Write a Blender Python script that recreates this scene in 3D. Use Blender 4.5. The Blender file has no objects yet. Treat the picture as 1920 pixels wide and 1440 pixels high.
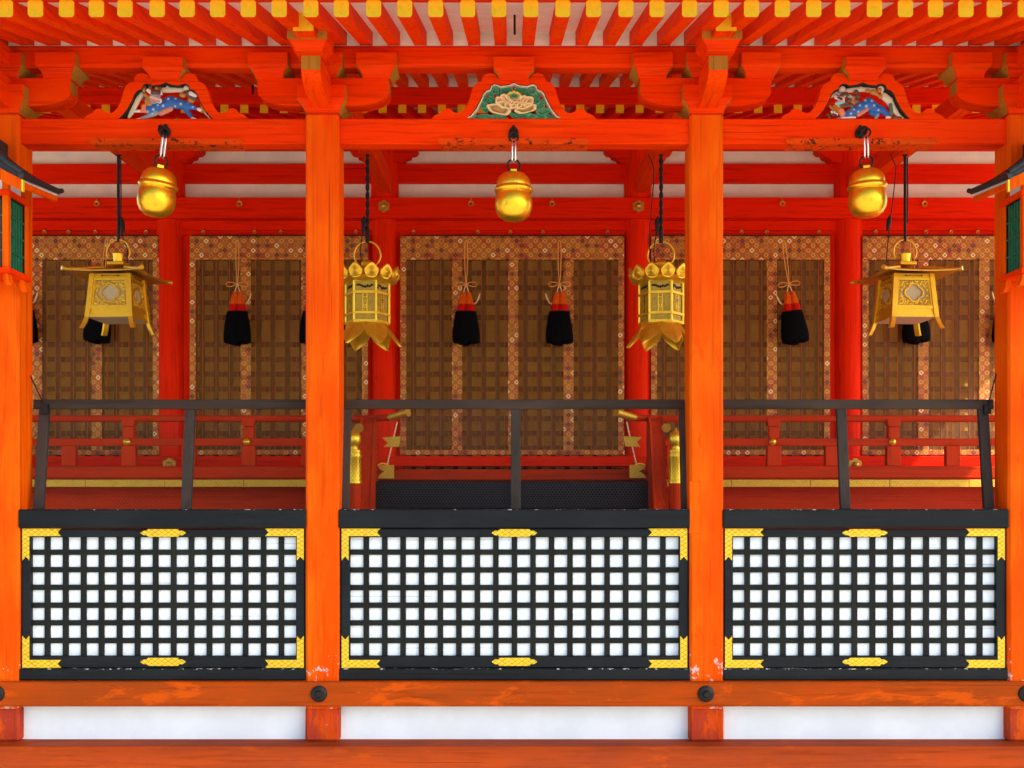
import bpy, bmesh, math, random
import numpy as np
from mathutils import Vector, Matrix
random.seed(7)
PI = math.pi
# ------------------------------------------------------------------ camera
F, D0, EYE, HOR = 2050.0, 6.21, 1.6, 930.0          # focal (px of the 1920 photo), metres to facade, eye height, horizon row
sc = bpy.context.scene
cam_d = bpy.data.cameras.new("camera"); cam = bpy.data.objects.new("camera", cam_d); sc.collection.objects.link(cam)
cam.location = (0, -D0, EYE); cam.rotation_euler = (PI/2, 0, 0)
cam_d.sensor_width = 36; cam_d.lens = F/1920*36; cam_d.shift_y = (HOR-720)/1920
cam_d.clip_start = 0.05; cam_d.clip_end = 500
sc.camera = cam
# ------------------------------------------------------------------ sky, sun, exposure
EL, AZ = math.radians(40), math.radians(20)           # sun stands to the right and slightly in front
sd = Vector((math.cos(EL)*math.cos(AZ), -math.cos(EL)*math.sin(AZ), math.sin(EL)))
w = bpy.data.worlds.new("World"); sc.world = w; w.use_nodes = True
wn = w.node_tree; bg = wn.nodes["Background"]
sky = wn.nodes.new("ShaderNodeTexSky"); sky.sky_type = 'NISHITA'; sky.sun_disc = False
sky.sun_elevation = EL; sky.sun_rotation = math.atan2(sd.x, sd.y)
sky.air_density = 1.0; sky.dust_density = 2.5; sky.ozone_density = 1.0
wn.links.new(sky.outputs[0], bg.inputs[0]); bg.inputs[1].default_value = 0.15
sl = bpy.data.lights.new("sun", 'SUN'); sl.energy = 4.0; sl.angle = math.radians(0.5); sl.color = (1.0, 0.93, 0.82)
so = bpy.data.objects.new("sun", sl); sc.collection.objects.link(so)
so.rotation_euler = (-sd).to_track_quat('-Z', 'Y').to_euler()
sc.view_settings.view_transform = 'Standard'; sc.view_settings.look = 'None'
sc.view_settings.gamma = 1.0; sc.view_settings.exposure = 1.62
sc.cycles.max_bounces = 8; sc.cycles.diffuse_bounces = 6; sc.cycles.transparent_max_bounces = 12

def PX(px, Y): return (px-960)*(D0+Y)/F
def PZ(py, Y): return EYE-(py-HOR)*(D0+Y)/F

# ------------------------------------------------------------------ geometry helpers
class M:
    def __init__(s): s.v, s.f = [], []
    def add(s, v, f):
        n = len(s.v); s.v += [tuple(p) for p in v]; s.f += [tuple(i+n for i in q) for q in f]; return s
def box(m, x0, x1, y0, y1, z0, z1, c=0.0):
    if x0 > x1: x0, x1 = x1, x0
    if c <= 0:
        v = [(x, y, z) for x in (x0, x1) for y in (y0, y1) for z in (z0, z1)]
        return m.add(v, [(0,1,3,2),(4,6,7,5),(0,4,5,1),(2,3,7,6),(0,2,6,4),(1,5,7,3)])
    bm = bmesh.new()
    for ix, x in ((1, x0), (-1, x1)):
        for iy, y in ((1, y0), (-1, y1)):
            for iz, z in ((1, z0), (-1, z1)):
                bm.verts.new((x, y+iy*c, z+iz*c)); bm.verts.new((x+ix*c, y, z+iz*c)); bm.verts.new((x+ix*c, y+iy*c, z))
    bmesh.ops.convex_hull(bm, input=bm.verts)
    bmesh.ops.dissolve_limit(bm, angle_limit=0.02, verts=bm.verts, edges=bm.edges)
    bmesh.ops.recalc_face_normals(bm, faces=bm.faces)
    bm.verts.ensure_lookup_table(); bm.verts.index_update()
    m.add([v.co[:] for v in bm.verts], [[v.index for v in f.verts] for f in bm.faces]); bm.free(); return m
def prism(m, poly, a, b, ax='y'):
    """poly (u,v) extruded from a to b. ax y: (u,t,v)  x: (t,u,v)  z: (u,v,t)"""
    fn = {'y': lambda u, v, t: (u, t, v), 'x': lambda u, v, t: (t, u, v), 'z': lambda u, v, t: (u, v, t)}[ax]
    n = len(poly); v = [fn(u, w_, a) for u, w_ in poly]+[fn(u, w_, b) for u, w_ in poly]
    f = [tuple(range(n)), tuple(range(2*n-1, n-1, -1))]+[(i, (i+1) % n, n+(i+1) % n, n+i) for i in range(n)]
    return m.add(v, f)
def lathe(m, prof, seg=32, c=(0, 0, 0), ax='z'):
    v, f = [], []
    for r, h in prof:
        for i in range(seg):
            a = 2*PI*i/seg; x, y = r*math.cos(a), r*math.sin(a)
            p = (x, y, h) if ax == 'z' else ((x, -h, y) if ax == 'y' else (h, x, y))
            v.append((p[0]+c[0], p[1]+c[1], p[2]+c[2]))
    for k in range(len(prof)-1):
        for i in range(seg):
            j = (i+1) % seg; f.append((k*seg+i, k*seg+j, (k+1)*seg+j, (k+1)*seg+i))
    f.append(tuple(range(seg-1, -1, -1))); f.append(tuple((len(prof)-1)*seg+i for i in range(seg)))
    return m.add(v, f)
def tube(m, pts, r, seg=8, closed=False, flat=1.0):
    pts = [Vector(p) for p in pts]; n = len(pts)
    rr = r if isinstance(r, (list, tuple)) else [r]*n
    v, f = [], []; up = None
    for i, p in enumerate(pts):
        a = pts[(i-1) % n] if (closed or i > 0) else p; b = pts[(i+1) % n] if (closed or i < n-1) else p
        t = (b-a).normalized()
        if up is None:
            up = Vector((0, 0, 1)) if abs(t.z) < .9 else Vector((1, 0, 0))
        up = (up-t*up.dot(t)).normalized(); s = t.cross(up)
        for k in range(seg):
            an = 2*PI*k/seg; v.append(p+(up*math.cos(an)+s*math.sin(an)*flat)*rr[i])
    for i in range(n if closed else n-1):
        j = (i+1) % n
        for k in range(seg):
            l = (k+1) % seg; f.append((i*seg+k, j*seg+k, j*seg+l, i*seg+l))
    if not closed: f.append(tuple(range(seg))); f.append(tuple((n-1)*seg+k for k in range(seg-1, -1, -1)))
    return m.add(v, f)
def ring(m, c, R, r, seg=28, plane='xz', k=7, sx=1.0):
    pts = []
    for i in range(seg):
        a = 2*PI*i/seg; u, v_ = R*sx*math.cos(a), R*math.sin(a)
        pts.append({'xz': (c[0]+u, c[1], c[2]+v_), 'yz': (c[0], c[1]+u, c[2]+v_), 'xy': (c[0]+u, c[1]+v_, c[2])}[plane])
    return tube(m, pts, r, k, True)
def build(m, name, mat, parent=None, bevel=0, smooth=None, recenter=True, loc=None, label=None):
    me = bpy.data.meshes.new(name); vs = np.array(m.v, dtype=float)
    off = (vs.min(0)+vs.max(0))/2 if recenter else np.zeros(3)
    me.from_pydata([tuple(p) for p in (vs-off)], [], m.f)
    bm = bmesh.new(); bm.from_mesh(me)
    if bevel:
        es = [e for e in bm.edges if len(e.link_faces) == 2 and e.calc_face_angle(0) > 0.6]
        bmesh.ops.bevel(bm, geom=es, offset=bevel, segments=1, affect='EDGES', clamp_overlap=True)
    bmesh.ops.recalc_face_normals(bm, faces=bm.faces)
    bm.to_mesh(me); bm.free()
    if smooth is not None:
        me.shade_smooth()
        if smooth < 3: me.set_sharp_from_angle(angle=smooth)
    me.materials.append(mat)
    o = bpy.data.objects.new(name, me); sc.collection.objects.link(o)
    o.location = off
    if loc is not None: o.location = Vector(off)+Vector(loc)
    if parent:
        o.parent = parent
        q = parent
        while q is not None and q.type != 'EMPTY':
            o.location = Vector(o.location)-q.location; q = q.parent
    if label: o['label'] = label
    return o
def thing(name, label, cat, loc=(0, 0, 0), group=None, rz=0):
    o = bpy.data.objects.new(name, None); sc.collection.objects.link(o); o.location = loc; o.rotation_euler = (0, 0, rz)
    o.empty_display_size = .1
    o['label'] = label; o['category'] = cat
    if group: o['group'] = group
    return o
def kids(o): return [c for c in sc.collection.objects if c.parent == o]
def dup(root, loc=None, label=None, rot=None, parent=None, mirror=False):
    r = root.copy(); sc.collection.objects.link(r)
    if parent is not None: r.parent = parent
    if loc is not None: r.location = loc
    if rot is not None: r.rotation_euler = rot
    if mirror: r.scale = (-1, 1, 1)
    if label: r['label'] = label
    for ch in kids(root):
        if ch is r: continue
        dup(ch, parent=r)
    return r

# ------------------------------------------------------------------ materials
def newmat(name):
    m = bpy.data.materials.new(name); m.use_nodes = True; nt = m.node_tree
    return m, nt, nt.nodes["Principled BSDF"]
def N(nt, t, **k):
    n = nt.nodes.new(t)
    for a, b in k.items(): setattr(n, a, b)
    return n
def math_(nt, op, a, b=None, c=None):
    n = N(nt, "ShaderNodeMath", operation=op)
    for i, x in enumerate((a, b, c)):
        if x is None: continue
        if isinstance(x, (int, float)): n.inputs[i].default_value = x
        else: nt.links.new(x, n.inputs[i])
    return n.outputs[0]
def mixc(nt, fac, a, b, mode='MIX'):
    n = N(nt, "ShaderNodeMix", data_type='RGBA', blend_type=mode)
    for i, x in ((0, fac), (6, a), (7, b)):
        if isinstance(x, (int, float)): n.inputs[i].default_value = x
        elif isinstance(x, tuple): n.inputs[i].default_value = (*x[:3], 1)
        else: nt.links.new(x, n.inputs[i])
    return n.outputs[2]
def ramp(nt, x, a, b):
    n = N(nt, "ShaderNodeMapRange"); n.interpolation_type = 'SMOOTHSTEP'
    nt.links.new(x, n.inputs[0]); n.inputs[1].default_value = a; n.inputs[2].default_value = b
    return n.outputs[0]
def noise(nt, vec, scale, detail=4, rough=.55, dist=0):
    n = N(nt, "ShaderNodeTexNoise"); nt.links.new(vec, n.inputs['Vector']); n.inputs['Scale'].default_value = scale
    n.inputs['Detail'].default_value = detail; n.inputs['Roughness'].default_value = rough; n.inputs['Distortion'].default_value = dist
    return n.outputs['Fac']
def scaled(nt, vec, s):
    n = N(nt, "ShaderNodeMapping"); nt.links.new(vec, n.inputs[0]); n.inputs['Scale'].default_value = s; return n.outputs[0]
def pos(nt): return N(nt, "ShaderNodeNewGeometry").outputs['Position']
def objc(nt): return N(nt, "ShaderNodeTexCoord").outputs['Object']
def bump(nt, bs, h, strength, dist=.002):
    b = N(nt, "ShaderNodeBump"); b.inputs['Strength'].default_value = strength; b.inputs['Distance'].default_value = dist
    nt.links.new(h, b.inputs['Height']); nt.links.new(b.outputs[0], bs.inputs['Normal'])
def paint(name, base, alt, grain='x', rough=.5, wear=.3, chipc=None, chips=.0, undercol=None, under=0.0, lowchip=None, dark=.42, spec=.03, bands=None):
    """old paint over timber: broad fading, grain, small flaking; world-space so no two beams repeat"""
    m, nt, bs = newmat(name); P = pos(nt)
    sc_ = {'x': (2.2, 45, 45), 'y': (45, 2.2, 45), 'z': (45, 45, 2.2)}[grain]
    g = noise(nt, scaled(nt, P, sc_), 1.0, 5, .6, .6)
    big = noise(nt, scaled(nt, P, tuple(.35 if s < 5 else 1.0 for s in sc_)), 4.5, 4, .6)
    fine = noise(nt, P, 90, 3, .6)
    c = mixc(nt, math_(nt, 'MULTIPLY', ramp(nt, big, .38, .68), wear), base, alt)
    c = mixc(nt, math_(nt, 'MULTIPLY', ramp(nt, g, .48, .72), .5), c, tuple(x*dark for x in base))
    c = mixc(nt, math_(nt, 'MULTIPLY', ramp(nt, fine, .55, .8), .15), c, alt)
    st_ = noise(nt, scaled(nt, P, tuple(.25 if s < 5 else .22*s for s in sc_)), 1.0, 6, .7, 1.2)
    c = mixc(nt, math_(nt, 'MULTIPLY', ramp(nt, st_, .56, .66), wear*.5), c, tuple(x*.66 for x in base))
    # thin cracks along the grain
    g2 = noise(nt, scaled(nt, P, tuple(.5 if s < 5 else 1.6*s for s in sc_)), 1.0, 2, .5, .3)
    crack = ramp(nt, g2, .70, .72)
    c = mixc(nt, math_(nt, 'MULTIPLY', crack, .55), c, tuple(x*.3 for x in base))
    if undercol is not None and under > 0:
        u = noise(nt, scaled(nt, P, {'x': (.45, 1, 1.6), 'y': (1, .45, 1), 'z': (1.6, 1, .45)}[grain]), 5, 8, .72, .5); c = mixc(nt, math_(nt, 'MULTIPLY', ramp(nt, u, .66-under*.3, .74-under*.3), .7), c, undercol)
    if chipc is not None:
        n = noise(nt, P, 14 if lowchip else 26, 8, .72); t = .74-chips
        if lowchip:
            sep = N(nt, "ShaderNodeSeparateXYZ"); nt.links.new(P, sep.inputs[0])
            z = ramp(nt, sep.outputs[2], lowchip[1], lowchip[0])
            n = math_(nt, 'ADD', n, math_(nt, 'MULTIPLY', z, lowchip[2]))
        if bands:
            sep = N(nt, "ShaderNodeSeparateXYZ"); nt.links.new(P, sep.inputs[0])
            for zc_ in bands: n = math_(nt, 'ADD', n, math_(nt, 'MULTIPLY', ramp(nt, math_(nt, 'ABSOLUTE', math_(nt, 'SUBTRACT', sep.outputs[2], zc_)), .007, .002), .17))
        c = mixc(nt, ramp(nt, n, t, t+.012), c, chipc)
    nt.links.new(c, bs.inputs['Base Color'])
    bs.inputs['Specular IOR Level'].default_value = spec
    nt.links.new(math_(nt, 'ADD', math_(nt, 'MULTIPLY', big, .25), rough-.1), bs.inputs['Roughness'])
    h = math_(nt, 'ADD', math_(nt, 'MULTIPLY', g, .7), math_(nt, 'SUBTRACT', math_(nt, 'MULTIPLY', fine, .3), math_(nt, 'MULTIPLY', crack, .8)))
    bump(nt, bs, h, .6, .0035)
    return m
def flat(name, col, rough=.6, metal=0, var=.12, scale=30, bmp=.1, spec=.4):
    m, nt, bs = newmat(name); P = pos(nt); n = noise(nt, P, scale, 5, .6)
    c = mixc(nt, ramp(nt, n, .35, .7), tuple(x*(1-var) for x in col), tuple(min(1, x*(1+var)) for x in col))
    nt.links.new(c, bs.inputs['Base Color']); bs.inputs['Roughness'].default_value = rough
    bs.inputs['Metallic'].default_value = metal; bs.inputs['Specular IOR Level'].default_value = spec
    if bmp: bump(nt, bs, n, bmp, .001)
    return m
def gold(name, col=(.86, .53, .06), rough=.33, dirt=.35, engrave=None, metal=.9, bs_=.2, dscale=40):
    m, nt, bs = newmat(name); P = pos(nt); n = noise(nt, P, dscale, 6, .65)
    n2 = noise(nt, P, 9, 4, .6)
    c = mixc(nt, math_(nt, 'MULTIPLY', ramp(nt, n, .5, .72), dirt), col, (col[0]*.35, col[1]*.28, col[2]*.4))
    c = mixc(nt, math_(nt, 'MULTIPLY', ramp(nt, n2, .45, .7), dirt*.6), c, (col[0]*.7, col[1]*.62, col[2]*.8))
    h = n
    if engrave:
        sep = N(nt, "ShaderNodeSeparateXYZ"); nt.links.new(P, sep.inputs[0])
        a = math_(nt, 'DIVIDE', math_(nt, 'ADD', sep.outputs[0], math_(nt, 'MULTIPLY', sep.outputs[2], 1.5)), engrave)
        b = math_(nt, 'DIVIDE', math_(nt, 'SUBTRACT', sep.outputs[0], math_(nt, 'MULTIPLY', sep.outputs[2], 1.5)), engrave)
        fa = math_(nt, 'ABSOLUTE', math_(nt, 'SUBTRACT', math_(nt, 'FRACT', a), .5))
        fb = math_(nt, 'ABSOLUTE', math_(nt, 'SUBTRACT', math_(nt, 'FRACT', b), .5))
        ln = math_(nt, 'MINIMUM', fa, fb); k = ramp(nt, ln, .075, .03)
        dot = ramp(nt, math_(nt, 'MINIMUM', fa, math_(nt, 'ADD', fa, 1.0)), .5, .49)
        c = mixc(nt, math_(nt, 'MULTIPLY', k, .85), c, (col[0]*.2, col[1]*.12, .004))
        h = math_(nt, 'SUBTRACT', math_(nt, 'MULTIPLY', n, .3), k)
    nt.links.new(c, bs.inputs['Base Color']); bs.inputs['Metallic'].default_value = metal
    nt.links.new(math_(nt, 'ADD', math_(nt, 'MULTIPLY', n, .25), rough-.1), bs.inputs['Roughness'])
    bump(nt, bs, h, bs_, .001)
    return m

CHIP = (.62, .42, .36)
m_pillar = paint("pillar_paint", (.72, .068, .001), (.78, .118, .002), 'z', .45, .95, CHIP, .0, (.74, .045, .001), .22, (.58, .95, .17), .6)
m_stub = paint("pillar_foot_paint", (.55, .055, .004), (.62, .09, .008), 'z', .5, .9, (.42, .14, .12), .1, (.28, .03, .02), .6)
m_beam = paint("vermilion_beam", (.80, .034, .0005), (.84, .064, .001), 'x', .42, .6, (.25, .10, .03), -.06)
m_beamy = paint("vermilion_rafter", (.88, .042, .0005), (.84, .068, .001), 'y', .45, .7, (.35, .04, .01), -.03)
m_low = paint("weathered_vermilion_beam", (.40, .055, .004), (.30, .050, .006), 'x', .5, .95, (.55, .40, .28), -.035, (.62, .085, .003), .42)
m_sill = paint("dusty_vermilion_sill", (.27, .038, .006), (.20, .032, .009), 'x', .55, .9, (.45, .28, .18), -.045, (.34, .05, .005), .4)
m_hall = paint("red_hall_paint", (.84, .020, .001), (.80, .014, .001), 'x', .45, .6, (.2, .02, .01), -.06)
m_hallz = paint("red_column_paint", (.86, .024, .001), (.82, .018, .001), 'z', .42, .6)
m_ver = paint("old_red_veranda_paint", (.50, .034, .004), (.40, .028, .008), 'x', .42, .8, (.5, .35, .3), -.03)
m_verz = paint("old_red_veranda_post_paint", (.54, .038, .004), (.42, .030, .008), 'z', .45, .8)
m_edge = paint("ochre_end_paint", (.42, .19, .02), (.36, .17, .03), 'z', .55, .6)
m_patch = paint("worn_beam_patch", (.74, .06, .003), (.60, .07, .006), 'x', .6, .9, (.05, .022, .010), .17, (.50, .045, .003), .5)
m_black = paint("black_lacquer", (.007, .009, .010), (.014, .017, .018), 'x', .5, .7, (.55, .5, .42), .0, spec=.14, bands=(PZ(955, -.004), PZ(1254, .01)))
m_blackz = paint("black_lattice_paint", (.010, .011, .009), (.016, .018, .013), 'z', .5, .8, (.4, .38, .34), -.02, spec=.12)
m_step = paint("black_step_lacquer", (.008, .011, .016), (.014, .018, .024), 'x', .4, .6, spec=.15)
m_grey = paint("grey_weathered_wood", (.042, .027, .019), (.065, .043, .031), 'x', .65, .9, dark=.4, spec=.08)
m_greyz = paint("grey_weathered_post", (.038, .029, .023), (.06, .045, .036), 'z', .65, .9, dark=.4, spec=.08)
m_white = paint("white_board", (.78, .84, .84), (.70, .75, .76), 'x', .6, .5, (.55, .5, .45), -.03, dark=.93)
m_plaster = flat("white_plaster", (.75, .81, .81), .8, var=.05, scale=4, bmp=.12)
m_soffit = flat("cream_soffit", (.86, .86, .70), .8, var=.06, scale=8, bmp=.05)
m_hallwhite = flat("cream_plaster", (.86, .88, .68), .85, var=.05, scale=5, bmp=.05)
m_gold = gold("gilt_metal", (.88, .54, .03), .36, .35, metal=.7)
m_goldcap = gold("gilt_rafter_cap", (.95, .62, .012), .45, .22, metal=.3)
m_goldfit = gold("engraved_gilt_fitting", (.86, .55, .015), .42, .4, engrave=.038, metal=.4, bs_=.6)
m_goldbell = gold("gilt_bell", (.92, .56, .025), .30, .5, bs_=.12, dscale=22)
m_brass = gold("aged_brass", (.62, .36, .05), .38, .5, metal=.7)
m_brassfit = gold("engraved_aged_brass", (.64, .39, .03), .4, .35, metal=.6, engrave=.02, bs_=.5)
m_olive = gold("dark_olive_brass", (.58, .40, .05), .45, .5, metal=.5, engrave=.014, bs_=.6)
m_bright = gold("polished_brass", (.95, .64, .04), .3, .15, metal=.75)
m_iron = flat("black_iron", (.018, .016, .014), .5, .6, .3, 60)
m_cord = flat("black_cord", (.012, .012, .012), .7)
m_chrome = flat("steel_shackle", (.7, .68, .66), .22, 1.0, .05)
m_tile = flat("black_roof_sheet", (.025, .028, .03), .5, .2, .3, 20)
m_green = flat("green_grille", (.004, .13, .06), .5, var=.2)
m_screen = flat("grey_screen", (.16, .15, .10), .7)
m_paper = flat("frosted_pane", (.50, .42, .24), .6, var=.05)
m_dark = flat("dark_recess", (.02, .012, .008), .8)
m_ivory = flat("ivory_hook", (.85, .62, .30), .35, .4)
m_cordgold = flat("orange_cord", (.85, .38, .07), .7, bmp=.3, scale=300)
m_wire = flat("galvanised_wire", (.10, .07, .05), .55, .3)
def tassel_mat(name, col):
    m, nt, bs = newmat(name); P = objc(nt); n = noise(nt, scaled(nt, P, (220, 220, 6)), 1, 3, .6)
    nt.links.new(mixc(nt, ramp(nt, n, .35, .7), tuple(c*.6 for c in col), tuple(min(1, c*1.25) for c in col)), bs.inputs['Base Color'])
    bs.inputs['Roughness'].default_value = .85; bs.inputs['Specular IOR Level'].default_value = .05; bump(nt, bs, n, .6, .004); return m
m_tas1 = tassel_mat("orange_silk", (.85, .12, .008)); m_tas2 = tassel_mat("crimson_silk", (.62, .012, .006)); m_tas3 = tassel_mat("black_silk", (.004, .004, .005))
def brocade():
    m, nt, bs = newmat("brocade_border"); P = pos(nt)
    sep = N(nt, "ShaderNodeSeparateXYZ"); nt.links.new(P, sep.inputs[0])
    u = math_(nt, 'DIVIDE', sep.outputs[0], .0402); v = math_(nt, 'DIVIDE', sep.outputs[2], .0402)
    p = math_(nt, 'MULTIPLY', math_(nt, 'ADD', u, v), .5); q = math_(nt, 'MULTIPLY', math_(nt, 'SUBTRACT', u, v), .5)
    fp = math_(nt, 'ABSOLUTE', math_(nt, 'SUBTRACT', math_(nt, 'FRACT', p), .5)); fq = math_(nt, 'ABSOLUTE', math_(nt, 'SUBTRACT', math_(nt, 'FRACT', q), .5))
    d = math_(nt, 'MAXIMUM', fp, fq)
    cx = N(nt, "ShaderNodeCombineXYZ"); nt.links.new(math_(nt, 'FLOOR', p), cx.inputs[0]); nt.links.new(math_(nt, 'FLOOR', q), cx.inputs[1])
    wn_ = N(nt, "ShaderNodeTexWhiteNoise", noise_dimensions='2D'); nt.links.new(cx.outputs[0], wn_.inputs['Vector'])
    cr = N(nt, "ShaderNodeValToRGB"); cr.color_ramp.interpolation = 'CONSTANT'; e = cr.color_ramp.elements
    e[0].position = 0; e[0].color = (.12, .03, .02, 1); e[1].position = .22; e[1].color = (.74, .36, .04, 1)
    for t, c in ((.55, (.72, .34, .06, 1)), (.74, (.96, .76, .36, 1)), (.86, (.55, .22, .03, 1))): x = e.new(t); x.color = c
    nt.links.new(wn_.outputs['Value'], cr.inputs[0])
    du = math_(nt, 'SUBTRACT', math_(nt, 'FRACT', math_(nt, 'MULTIPLY', u, .5)), .5); dv = math_(nt, 'SUBTRACT', math_(nt, 'FRACT', math_(nt, 'MULTIPLY', v, .5)), .5)
    rr = math_(nt, 'SQRT', math_(nt, 'ADD', math_(nt, 'MULTIPLY', du, du), math_(nt, 'MULTIPLY', dv, dv)))
    ringm = ramp(nt, math_(nt, 'ABSOLUTE', math_(nt, 'SUBTRACT', rr, .44)), .045, .02)
    n = noise(nt, P, 12, 4, .6)
    c = mixc(nt, ramp(nt, n, .4, .65), (.46, .16, .002), (.40, .06, .002))
    c = mixc(nt, math_(nt, 'MULTIPLY', ringm, .6), c, (.72, .36, .03))
    dm = ramp(nt, d, .30, .26); c = mixc(nt, dm, c, cr.outputs[0])
    c = mixc(nt, ramp(nt, d, .14, .11), c, (.14, .03, .02))
    c = mixc(nt, ramp(nt, d, .045, .03), c, (.7, .5, .3))
    nt.links.new(c, bs.inputs['Base Color']); bs.inputs['Roughness'].default_value = .6
    bump(nt, bs, n, .15, .002)
    return m
m_broc = brocade()
def blindmat():
    m, nt, bs = newmat("bamboo_slats"); P = pos(nt)
    sep = N(nt, "ShaderNodeSeparateXYZ"); nt.links.new(P, sep.inputs[0])
    s = math_(nt, 'SINE', math_(nt, 'MULTIPLY', sep.outputs[2], 2*PI/.0052))
    n = noise(nt, scaled(nt, P, (1.2, 1, 240)), 1, 4, .6); b = noise(nt, P, 3, 3, .5)
    c = mixc(nt, ramp(nt, n, .35, .7), (.26, .105, .001), (.40, .175, .002))
    c = mixc(nt, math_(nt, 'MULTIPLY', ramp(nt, b, .4, .7), .35), c, (.34, .09, .008))
    nt.links.new(c, bs.inputs['Base Color']); bs.inputs['Roughness'].default_value = .55
    bump(nt, bs, s, .3, .002)
    t = N(nt, "ShaderNodeBsdfTransparent"); mx = N(nt, "ShaderNodeMixShader")
    nt.links.new(math_(nt, 'ADD', math_(nt, 'MULTIPLY', s, .06), .71), mx.inputs[0]); out = nt.nodes["Material Output"]
    nt.links.new(bs.outputs[0], mx.inputs[1]); nt.links.new(t.outputs[0], mx.inputs[2]); nt.links.new(mx.outputs[0], out.inputs[0])
    return m
m_blind = blindmat()
m_string = flat("orange_blind_thread", (.50, .10, .015), .7)
m_door = flat("dark_door_lattice", (.05, .006, .001), .6)
m_doorback = flat("tan_door_board", (.85, .50, .07), .7, var=.15, scale=9)
def gravelmat():
    m, nt, bs = newmat("pale_gravel"); P = pos(nt)
    v = N(nt, "ShaderNodeTexVoronoi"); nt.links.new(P, v.inputs['Vector']); v.inputs['Scale'].default_value = 55
    n = noise(nt, P, 1.2, 5, .6)
    c = mixc(nt, v.outputs['Color'], (.30, .28, .25), (.46, .43, .39)); c = mixc(nt, math_(nt, 'MULTIPLY', n, .4), c, (.24, .21, .17))
    nt.links.new(c, bs.inputs['Base Color']); bs.inputs['Roughness'].default_value = .9; bump(nt, bs, v.outputs['Distance'], .6, .01)
    return m
m_gravel = gravelmat()
def painted_carving():
    m, nt, bs = newmat("painted_carving"); a = N(nt, "ShaderNodeVertexColor", layer_name="pigment")
    n = noise(nt, objc(nt), 160, 4, .6); c = mixc(nt, math_(nt, 'MULTIPLY', ramp(nt, n, .55, .75), .3), a.outputs[0], (.10, .06, .04))
    nt.links.new(c, bs.inputs['Base Color']); bs.inputs['Roughness'].default_value = .45; bump(nt, bs, n, .2, .002); return m
m_carve = painted_carving()

# ------------------------------------------------------------------ ground
g = M(); box(g, -150, 150, -150, 150, -.3, 0); o = build(g, "gravel_ground", m_gravel); o['kind'] = 'structure'

# ================================================================== COVERED CORRIDOR (front)
cor = thing("covered_corridor", "open vermilion shrine corridor with black and white lattice panels and gilt rafter ends", "shrine building", (0, 0, 0))
PXS = [-2.897, -1.078, 1.106, 2.915]; HW = .0955
ENDX = 5.2
pp = M(); box(pp, -HW, HW, 0, .19, .206, 3.776, .013)
for i, x in enumerate(PXS):
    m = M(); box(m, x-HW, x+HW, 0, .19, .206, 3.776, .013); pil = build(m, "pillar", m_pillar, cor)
    m = M(); box(m, x-HW-.002, x+HW+.002, -.0025, .1925, .2055, .40, .012); build(m, "pillar_foot", m_stub, pil)
    m = M(); lathe(m, [(.001, .03), (.014, .029), (.019, .024), (.021, .016), (.036, .015), (.045, .008), (.047, 0), (.047, -.006)][::-1], 36, (x-.012, -.041, PZ(1301, -.04)), 'y')
    build(m, "nail_cover", m_iron, cor, smooth=.6)
m = M(); box(m, 1.106-HW-.003, 1.106-.035, -.0035, .05, PZ(1001, 0), PZ(902, 0), .004); build(m, "repair_patch", m_pillar, cor)
# sill, lower beam
m = M(); box(m, -ENDX, ENDX, -.13, .26, .0, .2055, .008); build(m, "ground_sill", m_sill, cor)
m = M(); box(m, -ENDX, ENDX, -.04, .1, PZ(1325, -.04), PZ(1279, -.04), .007); build(m, "lower_beam", m_low, cor)
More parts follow.
